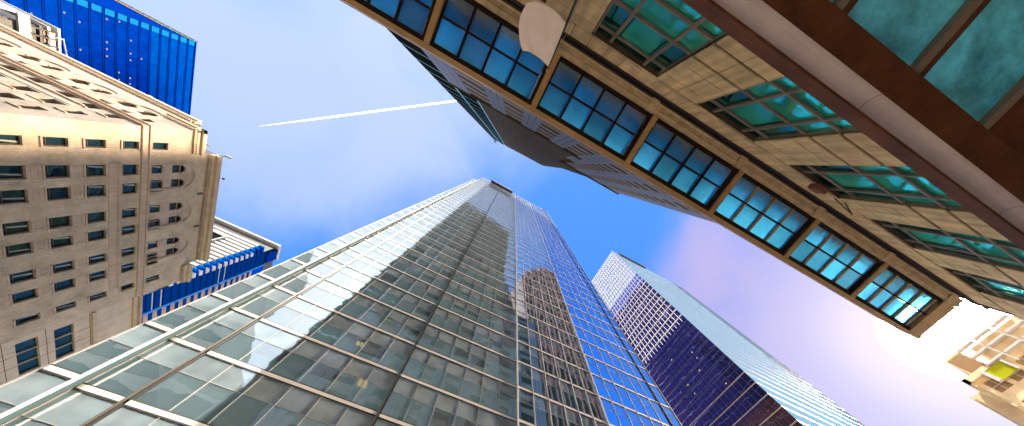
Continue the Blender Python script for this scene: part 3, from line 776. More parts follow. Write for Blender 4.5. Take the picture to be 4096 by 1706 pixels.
for i in range(6):
    r0 = .75 * math.cos(i * math.pi / 12); r1 = .75 * math.cos((i + 1) * math.pi / 12)
    z0 = 49.9 + .75 * math.sin(i * math.pi / 12); z1 = 49.9 + .75 * math.sin((i + 1) * math.pi / 12)
    for j in range(14):
        t0 = 2 * math.pi * j / 14; t1 = 2 * math.pi * (j + 1) / 14
        mb.quad((-53.7 + r0 * math.cos(t0), 17.9 + r0 * math.sin(t0), z0), (-53.7 + r0 * math.cos(t1), 17.9 + r0 * math.sin(t1), z0), (-53.7 + r1 * math.cos(t1), 17.9 + r1 * math.sin(t1), z1), (-53.7 + r1 * math.cos(t0), 17.9 + r1 * math.sin(t0), z1))
mb.build('dome', 'grey', dm)

# ------------------------------------------------------------------ pale stone wing
W_ = thing('stone_wing_building', 'low pale stone building with tall dark windows at the far end of the brick building', 'building', (-50, 52, 0))
holes = []
for (c, d) in ((27.85, 29.62), (30.92, 32.7), (24.7, 26.5), (21.6, 23.4)):
    for i in range(3): holes.append((44.78 + i * 6.2, 49.95 + i * 6.2, c, d))
mb = MB(); wall_holes(mb, FX(XL - .1, 1), 44.02, 60, -1.6, 39.9, holes, .35); mb.build('stone_wall', 'stone_l', W_)
mb = MB(); mb.box(FY(0, 1), -58, XL - .46, -1.6, 39.8, 44.05, 60); mb.build('building_core', 'stone_l', W_)
for h in holes:
    g = MB(); g.quad(FX(XL - .1, 1)(h[0], h[2], -.3), FX(XL - .1, 1)(h[1], h[2], -.3), FX(XL - .1, 1)(h[1], h[3], -.3), FX(XL - .1, 1)(h[0], h[3], -.3)); o = g.build('window', 'wglass', W_)
    q = MB()
    for i in range(1, 3): q.box(FX(XL - .1, 1), h[0] + (h[1] - h[0]) * i / 3 - .05, h[0] + (h[1] - h[0]) * i / 3 + .05, h[2], h[3], -.29, -.12)
    q.build('mullion', 'stone_l', o)
mb = MB()
for v in (26.9, 30.25, 34.25): mb.box(FX(XL - .1, 1), 44.03, 60, v - .03, v + .03, .002, .006)
for u in (46.5, 48.2, 51.8, 54): mb.box(FX(XL - .1, 1), u - .03, u + .03, 20, 34.2, .007, .010)
mb.build('joint_lines', 'pjoint', W_)
mb = MB(); mb.box(FX(XL - .1, 1), 44.03, 60, 34.35, 34.75, .011, .28); mb.build('string_course', 'stone', W_)
mb = MB(); mb.box(FX(XL - .1, 1), 44.03, 60, 38.95, 39.1, .011, .3); mb.box(FX(XL - .1, 1), 44.03, 60, 39.7, 39.95, .011, .4); mb.build('cornice', 'stone', W_)

# ------------------------------------------------------------------ striped tower behind the brick building
ST = thing('louvred_tower', 'white louvred and blue glass tower behind the brick building, under a flat projecting roof', 'tower', (-75, 68, 0))
XS = -60.9; YS = 62.7
FSx = FX(XS, 1); FSy = FY(YS, -1)
mb = MB(); mb.box(FY(0, 1), -100, XS - .05, -1.6, 95.5, YS + .05, 95); mb.build('building_core', 'dkgrey', ST)
mb = MB(); mb.box(FY(0, 1), -100, -59.9, 95.6, 96.3, 61.7, 67.6); mb.build('roof_slab', 'white', ST)
mb = MB(); mb.box(FY(0, 1), -100, -60.2, 91.3, 95.59, 63.4, 67.3); mb.build('top_storey', 'bglass3', ST)
mb = MB()
for i in range(60): mb.box(FY(YS + .7, -1), -98 + i * .62, -97.8 + i * .62, 92.6, 95.5, .01, .25)
mb.build('roof_grille', 'grey', ST)
z = 62.0; i = 0
while z < 91:
    mb = MB(); xe = XS + .25 if z < 85.5 else XS - 1.2
    mb.box(FSy, -100, xe + (.1 if z < 85.5 else 0), z, z + .85, .05, 1.3); mb.build('louver', 'white', ST)
    if z < 89.5:
        o = MB(); o.box(FSx, YS - 2.2 + .2, YS + .0, z + .86, z + 1.74, -1.4, .15); o.build('corner_window', 'bglass2', ST)
    z += 1.75; i += 1
z = 40.0; k = 0
while z < 91:
    mb = MB(); mb.box(FSx, YS + .02, YS + 5.0, z + .1, z + 1.65, .02, .2); mb.build('blue_panel', 'bglass3', ST); z += 1.75; k += 1
mb = MB(); mb.box(FSx, YS + 5.05, YS + 5.7, 38, 91.4, .02, .35); mb.build('blue_trim', 'ltblue', ST)
each('pale_joint', 'grey', ST, [(FSx, (YS + .02, YS + 5.0, z, z + .2, .21, .3)) for z in (58.6, 60.4, 74.7, 76.4)])
z = 42.0; k = 0
while z < 86:
    mb = MB(); mb.box(FSx, YS + 5.75, YS + 16, z, z + .95, .02, .12); mb.build('brown_panel', 'brownp', ST)
    mb = MB(); mb.box(FSx, YS + 5.75, YS + 16, z + 1.0, z + 1.85, .0, .08); mb.build('blue_window', 'bglass3', ST); z += 1.9; k += 1
mb = MB(); mb.box(FSx, YS + 5.75, YS + 12, 86.2, 91.2, .0, .1); mb.build('blue_window', 'bglass2', ST)
mb = MB(); mb.box(FSy, -76, -70.5, 79.5, 86.8, 1.31, 1.5); mb.build('terrace_screen', 'rglass', ST)
mb = MB(); mb.box(FSy, -76.5, -70.2, 86.81, 87.3, 1.31, 1.9); mb.box(FSy, -70.5, -70.2, 79, 86.8, 1.31, 1.9); mb.build('terrace_frame', 'white', ST)
for (x, y, z) in ((-59.9, 61.8, 96.2), (-59.9, 66.0, 96.2)):
    a_ = thing('lightning_rod', 'thin rod on the %s corner of the louvred tower roof' % ('near' if y < 63 else 'far'), 'rod', (x, y, z + ZC), 'rods on the louvred tower roof')
    mb = MB(); mb.bar((x, y, z), (x + 1.1, y + .1, z + .6), .05); mb.build('rod', 'dkgrey', a_)

# ------------------------------------------------------------------ cobalt tower, top left
BT = thing('blue_glass_tower', 'cobalt blue glass tower with lit rooms at the top left', 'skyscraper', (-150, 40, 0))
XB = -124.0; FB = FX(XB, 1); fl = 2.87
mb = MB(); mb.box(FY(0, 1), -190, XB - .15, -1.6, 128.9, 17.6, 80); mb.build('building_core', 'bdark', BT)
lamps_ = [(24.15, 87.8)]
k = 0; z = 129.15
while z > 60:
    z0 = z - fl
    gm = 'bglass2' if z > 116.5 else 'bglass'
    mb = MB(); mb.quad(FB(19.2, z0 + .42, 0), FB(80, z0 + .42, 0), FB(80, z - .1, 0), FB(19.2, z - .1, 0)); mb.build('ribbon_window', gm, BT)
    mb = MB(); mb.quad(FB(17.6, z0 + .42, .0), FB(19.15, z0 + .42, .0), FB(19.15, z - .1, .0), FB(17.6, z - .1, .0)); mb.build('corner_window', 'cyan', BT)
    mb = MB(); mb.box(FB, 17.55, 80, z0 - .1, z0 + .1, .0, .16); mb.box(FB, 17.55, 80, z0 + .3, z0 + .42, .0, .16); mb.build('floor_line', 'bdark', BT)
    z = z0; k += 1
for i in range(1, 34):
    y = 19.2 + i * 1.3
    mb = MB(); mb.box(FB, y - .02, y + .02, 60, 129, .01, .02); mb.build('mullion', 'bdark', BT)
mb = MB(); mb.box(FB, 17.5, 80, 128.9, 129.2, .0, .3); mb.build('roof_edge', 'bdark', BT)
for (px, py) in ((25, 87.8), (33, 89.6), (22.3, 95.6), (23.4, 98.3), (26.5, 104.6), (28.4, 104.6), (30.4, 104.6), (36.5, 106.9), (34.3, 106.9), (38.4, 106.9), (40.3, 106.9), (24, 109.5), (27.8, 109.6), (29.8, 109.5), (35.3, 109.6), (37.1, 109.6), (39, 109.6), (41, 109.6), (28.5, 112.3), (20.3, 104.6), (19.8, 107.3), (30.5, 98.1), (33.6, 95.5)):
    n_ = round((129.15 - py) / fl); zz_ = 129.15 - fl * n_ + .9
    mb = MB(); mb.prism(FB, [(px + .26 * math.cos(a * math.pi / 4), zz_ + .22 * math.sin(a * math.pi / 4)) for a in range(8)], .01, .05); mb.build('room_light', 'warm', BT)
FBy = FY(17.5, -1)
mb = MB(); mb.quad(FBy(-190, -1.6, 0), FBy(XB, -1.6, 0), FBy(XB, 126, 0), FBy(-190, 126, 0)); mb.build('side_wall', 'bglass', BT)
mb = MB(); mb.quad(FBy(-190, 126, .05), FBy(XB, 126, .05), FBy(XB, 129.6, .05), FBy(-190, 129.6, .05)); mb.build('glass_parapet', 'cyan', BT)
mb = MB()
for i in range(30): mb.box(FBy, XB - .3 - i * 2.0, XB - .1 - i * 2.0, 126, 129.9, .06, .25)
mb.box(FBy, -190, XB + .2, 129.6, 129.95, .06, .3); mb.build('parapet_rail', 'dkgrey', BT)
mb = MB(); mb.box(FBy, -190, XB - 8, 125.4, 126.0, .06, .2); mb.build('pale_band', 'brownp', BT)

# ------------------------------------------------------------------ grey louvred plant building above the brick roof
GB = thing('grey_plant_building', 'dark grey building with stepped louvred eaves above the brick roof at the top left corner', 'building', (-105, 25, 0))
FG = FX(-95, 1)
mb = MB(); mb.box(FY(0, 1), -130, -95.6, -1.6, 71.0, 21.2, 27.5); mb.build('building_core', 'dkgrey', GB)
for i, (z, w_) in enumerate(((69.2, .5), (70.3, .9), (71.4, 1.3))):
    mb = MB(); mb.box(FY(0, 1), -130, -95.2 + (.4 if i == 2 else 0), z + .7, z + 1.05, 20.9 - i * .28, 28 - i * .7); mb.build('louver', 'grey' if i else 'dkgrey', GB)
mb = MB(); mb.box(FG, 19.5, 19.75, 60, 68.2, -30, .3); mb.box(FG, 19.5, 24.5, 66.9, 68.3, .0, .45); mb.build('portal_frame', 'grey', GB)
mb = MB(); mb.box(FG, 21.4, 27.4, 60, 66.8, -.5, -.2); mb.build('grille', 'dkgrey', GB)
for j in range(3):
    mb = MB(); mb.box(FG, 21.6 + j * 1.35, 22.7 + j * 1.35, 71.1, 71.9, -.5, -.1); mb.build('pale_panel', 'white', GB)
    mb = MB(); mb.box(FG, 21.3 + j * 1.35, 21.55 + j * 1.35, 68.4, 72.4, -.55, .1); mb.build('fin', 'black', GB)
    for zc in (68.9, 70.6):
        mb = MB(); mb.prism(FG, [(22.1 + j * 1.35 + .42 * math.cos(a * math.pi / 5), zc + .16 * math.sin(a * math.pi / 5)) for a in range(10)], -.5, -.35); mb.build('round_duct', 'brownp', GB)
mb = MB(); mb.bar((-94.9, 22.2, 72.9), (-94.9, 26.2, 73.4), .1); mb.bar((-94.9, 22.2, 71.8), (-94.9, 22.2, 73.0), .1); mb.build('handrail', 'grey', GB)

# ------------------------------------------------------------------ brown tower above the canopy
RT = thing('brown_stepped_tower', 'dark brown tower with grey panels and window slots rising behind the glass canopy', 'skyscraper', (0, -18, 0))
FR = FY(-5.6, 1)
mb = MB()
mb.prism(FR, [(-18.65, 16.0), (28.0, 16.0), (28.0, 78), (20.7, 79.5), (15.9, 108.8), (16.4, 181), (4.4, 194.5), (-8, 205), (-18.65, 207)], -30, -.02); mb.build('tower_body', 'rbrown', RT)
mb = MB(); mb.quad(FR(-18.65, 16, .02), FR(-14.42, 16, .02), FR(-14.42, 206.2, .02), FR(-18.65, 206.8, .02))
mb.quad(FR(-13.9, 52.9, .02), FR(-9.9, 52.9, .02), FR(-9.9, 205, .02), FR(-13.9, 205.6, .02)); mb.build('dark_glass_bay', 'rglass', RT)
z = 36.5
while z < 204:
    mb = MB(); mb.box(FR, -18.65, -14.42, z, z + .22, .025, .045)
    if z > 53: mb.box(FR, -13.4, -9.95, z, z + .22, .025, .045)
    mb.build('teal_line', 'rteal', RT); z += 5.75
for x in (-13.9, -9.95):
    mb = MB(); mb.box(FR, x - .05, x + .24, 52.9, 205, .03, .12); mb.build('bright_fin', 'rteal', RT)
pan = [(-14.4, -10.72), (-6.93, -4.45), (-1.63, .87), (3.68, 6.17), (9.0, 11.45), (14.3, 16.8), (19.6, 22.1), (24.9, 27.4)]
for i, (a, b) in enumerate(pan):
    zt = 52.3 if b < 10 else (78 if b > 12 else 64)
    mb = MB(); mb.box(FR, a, b, 22, zt, .0, .10); o = mb.build('grey_panel', 'rgrey', RT)
    q = MB()
    for j in range(1, 3): q.box(FR, a + (b - a) * j / 3 - .03, a + (b - a) * j / 3 + .03, 22, zt, .101, .106)
    z = 23.5
    while z < zt: q.box(FR, a, b, z - .03, z + .03, .107, .111); z += 3.3
    q.build('joint', 'rbrown', o)
gaps = [(-10.7, -6.95), (-4.43, -1.65), (.89, 3.66), (6.19, 8.98), (11.47, 14.28), (16.82, 19.58), (22.12, 24.88)]
gb = []
for (a, b) in gaps:
    zt = 52.3 if a < 9 else 78
    z = 24.0
    while z < zt - 2:
        mb = MB(); mb.box(FR, a, b, z + 1.75, z + 3.3, .0, .06); mb.build('pale_spandrel', 'rwhite', RT)
        mb = MB(); mb.box(FR, a, b, z, z + 1.74, -.01, .02); mb.build('window_slot', 'rdark', RT)
        z += 3.3
mb = MB(); mb.box(FR, 9.9, 28, 78.05, 78.6, .0, .4); mb.box(FR, -14.4, 9.9, 52.35, 52.8, .0, .3); mb.build('ledge', 'rbrown', RT)
ribs = []
z = 54.0
while z < 192:
    xr = 10.1 if z < 78 else (15.8 if z > 109 else 20.5 - (z - 79.5) / 6.2)
    ribs.append((z, xr)); z += 1.65
for i, (z, xr) in enumerate(ribs):
    mb = MB(); mb.box(FR, -9.5, xr - .1, z, z + .6, .0, .022); mb.build('rib', 'rrib', RT)
mb = MB()
dr = random.Random(9)
for xd in (-7.4, -6.9, -4.3, -3.8, -2.2, -1.7, .9, 1.4, 3.4, 3.9, 6.1, 8.4):
    for (z, xr) in ribs[::2]:
        if dr.random() < .28 and xd < xr - 1: mb.box(FR, xd, xd + .28, z + .75, z + 1.5, .01, .06)
mb.build('small_windows', 'dimteal', RT, kind='stuff')
bc = thing('roof_beacon', 'tiny pinkish beacon on the roof edge of the brown stepped tower', 'beacon', (-18, -5, 206))
mb = MB(); mb.box(lambda u, v, w: (u, v, w), -17.9, -16.2, -5.4, -4.3, 206, 207.2); mb.build('lamp_box', 'brownp', bc)
mb = MB(); mb.bar((-16.4, -5, 205.0), (-15.2, -3.9, 206.4), .15); mb.build('arm', 'dkgrey', bc)

# red tower across the block, seen only mirrored in the glass
RB = thing('red_brick_tower', 'red brick tower with pale piers, mirrored in the right half of the central skyscraper', 'tower', (100, -100, 0))
FRB = FY(-80, 1)
mb = MB(); mb.prism(FRB, [(70, -1.6), (127.5, -1.6), (127.5, 415), (110, 415), (110, 405), (100, 405), (100, 384), (86, 384), (86, 362), (76, 362), (76, 340), (70, 340)], -35, 0); mb.build('tower_body', 'redb', RB)
for i in range(12):
    x = 71 + i * 4.8; tz = 339 if x < 76 else (361 if x < 86 else (383 if x < 100 else (404 if x < 110 else 414)))
    mb = MB(); mb.box(FRB, x, x + .9, -1.6, tz, .0, 1.2); mb.build('pier', 'redpier', RB)
    z = 60
    while z < tz - 10:
        mb = MB(); mb.box(FRB, x + 1.2, x + 4.5, z, z + 15, .01, .2); mb.build('window_strip', 'rglass', RB); z += 20

NB = thing('striped_office_building', 'stepped office building of pale stripes, mirrored in the lower left panes of the central skyscraper', 'building', (-50, -15, 0))
FN = FY(-5.6, 1); FN2 = FY(-14, 1)
mb = MB(); mb.box(FN, -82, -25.5, -1.6, 39.2, -30, -.3); mb.box(FN, -25.49, -18.7, -1.6, 26.5, -28, -.3); mb.box(FN2, -52, -40.8, 39.3, 80, -16, -.3); mb.build('building_body', 'inner', NB)
for j in range(11):
    z = 2 + j * 3.4
    mb = MB(); mb.box(FN, -82, -25.5, z, z + 1.7, -.29, .0); mb.build('window_band', 'retg', NB)
for j in range(12):
    x = -51.6 + j * .92
    mb = MB(); mb.box(FN2, x, x + .45, 39.4, 79.6, -.29, .05); mb.build('pier', 'retg', NB)
mb = MB(); mb.box(FN, -24.8, -19.2, 12, 25.5, -.29, -.1); mb.build('link_glass', 'retg', NB)

# ------------------------------------------------------------------ podium wall (upper right)
PW = thing('stone_podium_building', 'beige stone facade with teal windows and deep piers above the entrance at the upper right', 'building', (8, -8, 0))
FP = FY(-5.6, 1)
per = 5.34
mb = MB(); mb.box(FP, -18.6, 28.6, -1.6, 15.98, -12, -1.3); mb.build('building_core', 'pstone', PW)
for k in range(-3, 5):
    a, b = 3.78 + per * k, 5.86 + per * k
    if k == 4: b = 28.6
    mb = MB(); mb.box(FP, a + .01, b - .01, -1.6, 14.19, -1.2, -.05)
    o = mb.build('pier', 'pjoint', PW)
    rows_ = [(-1.6, 4.2), (4.22, 6.38), (6.4, 7.78), (7.8, 9.18), (9.2, 10.44), (10.56, 11.52), (11.64, 12.26), (12.28, 13.49), (13.51, 14.19)]
    ncol = 2 if k < 4 else 7
    for (v0, v1) in rows_:
        for c_ in range(ncol):
            u0 = a + (b - a) * c_ / ncol; u1 = a + (b - a) * (c_ + 1) / ncol
            q = MB(); q.box(FP, u0 + (.014 if c_ else 0), u1 - (.014 if c_ < ncol - 1 else 0), v0 + .012, v1 - .012, -.049, 0); q.build('stone_panel', 'pstone', o)
    mb = MB(); mb.box(FP, a - .075, a - .001, -1.6, 14.1, -1.2, -.06); mb.build('pilaster_reveal', 'pstone', PW)
mb = MB(); mb.box(FP, -18.6, 28.6, 14.205, 15.3, -1.1, -.04); mb.box(FP, -18.6, 28.6, 14.13, 14.2, -1.2, -.02)
lint = mb.build('lintel', 'pjoint', PW)
for i in range(-16, 33):
    x = .62 + i * .82
    if x < -18 or x > 28: continue
    for (v0, v1) in ((14.215, 14.31), (14.325, 15.29)):
        mb = MB(); mb.box(FP, x + .014, min(x + .82, 28.6) - .014, v0, v1, -.039, .02 if v0 > 14.3 else .05); mb.build('lintel_block', 'pstone', lint)
mb = MB(); mb.box(FP, -18.6, 28.6, 15.35, 15.97, -1.0, -.02); mb.build('painted_shadow', 'cdark', PW)  # near-black band: the cornice shadow put into the colour
mb = MB(); mb.box(FP, -18.65, 28.7, 15.305, 15.345, -1.0, .06); mb.build('drip_edge', 'pjoint', PW)
for k in range(-3, 5):
    x0 = .60 + per * k; x1 = 3.77 + per * k
    F = FY(-5.78, 1)
    wd = MB()
    xs = [x0, .60 + .75 + per * k, 2.99 + per * k, x1]
    vs = [4.6, 6.2, 7.4, 9.2, 10.58, 11.76, 13.48, 14.12]
    for xm in xs[1:3]: wd.box(F, xm - .055, xm + .055, 4.6, 14.12, .02, .11)
    for v in vs[1:-1]:
        for (p, q) in ((xs[0], xs[1] - .056), (xs[1] + .056, xs[2] - .056), (xs[2] + .056, xs[3])): wd.box(F, p, q, v - .05, v + .05, .02, .10)
    wd.box(F, x1 - .07, x1 + .0, 4.6, 14.12, .0, .12); wd.box(F, xs[0] - .05, xs[0] + .04, 4.6, 14.12, .0, .12)
    o = wd.build('window', 'tframe', PW)
    for i in range(3):
        for j in range(len(vs) - 1):
            g = MB(); g.quad(F(xs[i], vs[j], .0), F(xs[i+1], vs[j], .0), F(xs[i+1], vs[j+1], .0), F(xs[i], vs[j+1], .0))
            g.build('pane', 'teal_d' if j == 6 or (j == 5 and i != 1) else 'teal', o)
    if True:
        bm_ = MB(); y0 = 11.5
        bm_.box(F, xs[1] + .12, xs[1] + .17, 11.9, 13.4, .005, .02); bm_.box(F, xs[2] - .17, xs[2] - .12, 11.9, 13.4, .005, .02)
        bm_.build('stay', 'cdark', o)
rbx = thing('red_alarm_box', 'small faded red box fixed to the stone ledge beside the third window', 'alarm box', (13, -5.3, 13.5))
mb = MB(); mb.box(FP, 12.9, 13.5, 13.9, 14.35, .03, .25); mb.build('box', 'redb', rbx)
mb = MB(); mb.bar((13.7, -5.3, 13.6), (14.6, -5.0, 13.2), .025); mb.bar((14.6, -5.0, 13.2), (14.6, -5.5, 13.9), .025); mb.build('wire_bracket', 'dkgrey', rbx)

# ------------------------------------------------------------------ high glass canopy
HC = 15.35
CN = thing('glass_canopy', 'long brown-framed glass canopy running diagonally from top left to the bright lower right', 'canopy', (5, -4, HC))
def HB(mb, x0, x1, y0, y1, z0, z1): mb.box(lambda u, v, w: (u, v, w), x0, x1, y0, y1, z0, z1)
mb = MB(); HB(mb, -14, 26.3, -2.50, -2.285, HC, HC + .45); mb.build('outer_beam', 'cframe', CN)
mb = MB(); HB(mb, 26.31, 27.1, -2.60, -2.34, HC, HC + .4); mb.build('beam_end', 'cframe', CN)
mb = MB(); HB(mb, -14, 26.3, -2.70, -2.505, HC + .06, HC + .4); HB(mb, -14, 26.3, -4.82, -4.66, HC + .06, HC + .4); mb.build('dark_edge', 'cdark', CN)
gt = MB()
prof = [(-4.82, .02), (-4.86, -.10), (-5.0, -.12), (-5.05, -.04), (-5.2, -.03), (-5.22, -.10), (-5.27, -.12), (-5.31, -.05), (-5.31, .3), (-4.82, .3)]
gt.prism(lambda u, v, w: (w, u, HC + v), prof, -14, 26.9); gt.build('gutter', 'gutter', CN)
for k in range(-3, 6):
    mb = MB(); HB(mb, 4.9 - .47 + per * (k - 1) - .06, 4.9 - .47 + per * (k - 1) + .32, -5.33, -4.80, HC - .16, HC + .05)
    mb.build('gutter_bracket', 'gutter', CN)
mb = MB(); mb.bar((-14, -5.40, HC - .1), (26.5, -5.40, HC - .1), .035); mb.build('conduit', 'cdark', CN)
for k in range(-3, 5):
    x = -.47 + per * k
    mb = MB(); HB(mb, x, x + .27, -4.80, -2.51, HC - .02, HC + .42); mb.build('cross_beam', 'cframe', CN)
    mb = MB(); HB(mb, x - .16, x - .001, -4.655, -2.705, HC + .08, HC + .3); HB(mb, x + .271, x + .35, -4.655, -2.705, HC + .08, HC + .3)
    mb.build('beam_edge', 'cdark', CN)
    if k < 4: edges = [(x + .35 + i * 1.21, x + .35 + i * 1.21 + 1.12) for i in range(4)]
    else: edges = [(x + .35 + i * 1.12, x + .35 + i * 1.12 + 1.0) for i in range(4)] + [(x + .35 + 4.48, x + .35 + 4.9)]
    for i, (a, b) in enumerate(edges):
        for (y0, y1) in ((-3.69, -2.70), (-4.66, -3.77)):
            g = MB(); g.box(lambda u, v, w: (u, v, w), a - .01, b + .01, y0, y1, HC + .2, HC + .215); g.build('pane', 'cglass', CN)
        if i < len(edges) - 1:
            mb = MB(); HB(mb, b, edges[i+1][0], -4.655, -2.705, HC + .1, HC + .28); mb.build('glazing_bar', 'cframe' if k > 1 else 'cdark', CN)  # bars toward the bright end are browner: warm glow put into the colour
    mb = MB(); HB(mb, edges[0][0], edges[-1][1], -3.765, -3.695, HC + .09, HC + .195); mb.build('purlin', 'cdark', CN)
mb = MB(); HB(mb, 25.98, 26.95, -4.80, -2.52, HC - .02, HC + .4); mb.build('end_beam', 'cframe', CN)

# ------------------------------------------------------------------ low entrance canopy
LC = thing('entrance_canopy', 'low dark brown entrance canopy with a rounded steel channel and frosted blue panels', 'canopy', (6, -3, 4))
HL = 4.0
mb = MB(); HB(mb, -4, 28, -2.43, -2.40, HL, HL + .225); mb.build('outer_beam', 'soffit', LC)
tb = MB(); tb.sm = True
n = 16
for i in range(n):
    t0 = math.pi * i / n; t1 = math.pi * (i + 1) / n
    y0, z0 = -2.535 + .135 * math.cos(t0), HL + .14 * math.sin(t0); y1, z1 = -2.535 + .135 * math.cos(t1), HL + .14 * math.sin(t1)
    for j in range(16):
        xa, xb = -4 + 2 * j, -2 + 2 * j
        tb.quad((xa, y0, z0), (xb, y0, z0), (xb, y1, z1), (xa, y1, z1))
tb.build('steel_channel', 'tube', LC)
mb = MB()
for x in (3.55, 6.4, 9.2): [mb.quad((x, -2.535 + .133 * math.cos(math.pi * i / 12), HL + .137 * math.sin(math.pi * i / 12)), (x + .008, -2.535 + .133 * math.cos(math.pi * i / 12), HL + .137 * math.sin(math.pi * i / 12)), (x + .008, -2.535 + .133 * math.cos(math.pi * (i + 1) / 12), HL + .137 * math.sin(math.pi * (i + 1) / 12)), (x, -2.535 + .133 * math.cos(math.pi * (i + 1) / 12), HL + .137 * math.sin(math.pi * (i + 1) / 12))) for i in range(12)]
mb.build('channel_joint', 'soffit', LC)
mb = MB(); HB(mb, -4, 28, -3.0, -2.672, HL, HL + .5); mb.build('inner_beam', 'soffit', LC)
for x in (1.9, 3.1, 4.3, 5.5, 6.7, 7.9):
    mb = MB(); mb.box(lambda u, v, w: (u, v, w), x, x + .006, -2.995, -2.68, HL - .002, HL + .01); mb.build('beam_seam', 'pjoint', LC)
mb = MB(); HB(mb, 5.16, 28, -5.6, -3.002, HL + .1, HL + .3); mb.build('solid_soffit', 'soffit', LC)
xx = [3.67 - 1.285 * i for i in range(-1, 6)]
for x in xx:
    mb = MB(); HB(mb, x, x + .10, -5.58, -3.003, HL + .02, HL + .12); mb.build('glazing_bar', 'tframe', LC)
    mb = MB(); HB(mb, x + .101, x + .21, -5.58, -3.003, HL + .06, HL + .12); mb.build('bar_dark_strip', 'soffit', LC)  # dark brown strip running along the bar
    g = MB(); HB(g, x - 1.07, x - .002, -5.58, -3.003, HL + .10, HL + .115); g.build('frosted_panel', 'frost', LC)

# ------------------------------------------------------------------ flag and pole
FP_ = thing('flagpole', 'thin black angled flagpole with gold tip fixed to the stone wall above the canopy', 'flagpole', (-.46, -5.6, 12))
pa = Vector((-.47, -5.6, 10.6)); pb = Vector((-.42, -3.62, 13.5))
mb = MB(); mb.bar(pa, pb, .05, 10, .035); mb.build('pole', 'black', FP_)
mb = MB(); mb.bar(pb, pb + (pb - pa).normalized() * .14, .05, 10, .03); mb.build('finial', 'gold', FP_)
mb = MB(); mb.bar((-.42, -5.6, 12.9), pa.lerp(pb, .62), .012, 6); mb.bar((-.30, -5.6, 13.6), pa.lerp(pb, .95), .010, 6); mb.bar((-.36, -5.6, 11.0), pa.lerp(pb, .5) + Vector((.1, 0, 0)), .01, 6); mb.build('halyard', 'grey', FP_)
mb = MB(); mb.box(FP, -.58, -.36, 10.4, 10.85, .0, .1); mb.build('wall_bracket', 'dkgrey', FP_)
# flag: grid over a sheet hanging from the pole and blown to the left
fg = MB(); fg.sm = True
NU, NV = 52, 40
def hp(mx, my, h): return Vector((mx * h, my * h, h))
A0 = hp(-.0315, -.272, 13.2); B0 = hp(-.0395, -.385, 11.9)
A1 = hp(-.120, -.276, 12.8); B1 = hp(-.158, -.380, 11.6)
A1 = hp(-.118, -.272, 12.9)
pts = []
for i in range(NU + 1):
    s = i / NU
    for j in range(NV + 1):
        t = j / NV
        p = (A0 * (1 - t) + B0 * t) * (1 - s) + (A1 * (1 - t) + B1 * t) * s
        # bulge the sides, sag towards the camera
        side = math.sin(math.pi * s)
        p += Vector((0, 1, .2)) * (-(.10) * side * (1 - t)) + Vector((0, -1, 0)) * (.12 * side * t)
        p += Vector((-1, 0, 0)) * .22 * math.sin(math.pi * t) * s
        ang = math.atan2(t, s + .02); p.z += .026 * math.sin(13 * ang) * min(1, (s * s + t * t) * 2.2) * (1 - .5 * s) + .10 * math.sin(5.5 * s + 2.2 * t) * s + .07 * math.sin(15 * s - 7 * t) * s ** 3 - .18 * math.sin(math.pi * t) * side
        pts.append(p)
for i in range(NU):
    for j in range(NV):
        a = i * (NV + 1) + j
        fg.quad(pts[a], pts[a + 1], pts[a + NV + 2], pts[a + NV + 1])
# weld
vmap = {}; nv = []; nf = []
for f in fg.f:
    q = []
    for i in f:
        key = tuple(round(c, 5) for c in fg.v[i])
        if key not in vmap: vmap[key] = len(nv); nv.append(fg.v[i])
        q.append(vmap[key])
    nf.append(tuple(q))
fg.v = nv; fg.f = nf; fg.m = [0] * len(nf)
fo = fg.build('flag', 'flag'); top(fo, 'plain off-white flag blowing left from the black pole', 'flag')
sm = fo.modifiers.new('thick', 'SOLIDIFY'); sm.thickness = .008

# ------------------------------------------------------------------ sunlit building across the street, lower right
HBL = thing('honey_stone_building', 'honey-coloured stone building washed by sun glow at the lower right edge', 'building', (85, -8, 0))
X3 = 73.0; F3 = FX(X3, -1)
holes = []
for j in range(8):
    zc = 33.3 - 3.3 * j
    for i in range(5): holes.append((-14.6 + i * 2.15, -13.0 + i * 2.15, zc - 2.0, zc - .2))
mb = MB(); wall_holes(mb, F3, -22, -3.9, -1.6, 34.0, holes, .4); mb.build('stone_wall', 'gold_b', HBL)
for h in holes[:25]:
    g = MB(); g.quad(F3(h[0], h[2], -.3), F3(h[1], h[2], -.3), F3(h[1], h[3], -.3), F3(h[0], h[3], -.3)); o = g.build('window', 'gold_w', HBL)
    q = MB(); q.box(F3, (h[0] + h[1]) / 2 - .05, (h[0] + h[1]) / 2 + .05, h[2], h[3], -.29, -.2); q.box(F3, h[0], h[1], (h[2] + h[3]) / 2 - .04, (h[2] + h[3]) / 2 + .04, -.19, -.12); q.build('frame', 'white', o)
mb = MB(); mb.box(FY(0, 1), X3 + .45, 110, -1.6, 33.9, -22, -3.95); mb.build('building_core', 'gold_b', HBL)
F3s = FY(-3.9, 1)
hs = []
for j in range(8):
    zc = 32.6 - 3.3 * j
    for i in range(9): hs.append((75 + i * 3.6, 77.2 + i * 3.6, zc - 2.1, zc - .2))
mb = MB(); wall_holes(mb, F3s, X3, 110, -1.6, 34.0, hs, .4); mb.build('side_wall', 'gold_b', HBL)
for h in hs[:36]:
    g = MB(); g.quad(F3s(h[0], h[2], -.3), F3s(h[1], h[2], -.3), F3s(h[1], h[3], -.3), F3s(h[0], h[3], -.3)); g.build('window', 'gold_w', HBL)
mb = MB(); mb.box(F3, -6.5, -3.4, 33.6, 34.3, .01, .5); mb.box(F3s, X3 - .5, 110, 33.6, 34.3, .01, .5); mb.box(F3s, X3 - .3, 110, 33.1, 33.6, .01, .3); mb.box(F3s, X3 - .1, 110, 29.6, 30.0, .01, .3); mb.build('cornice', 'gold_b', HBL)
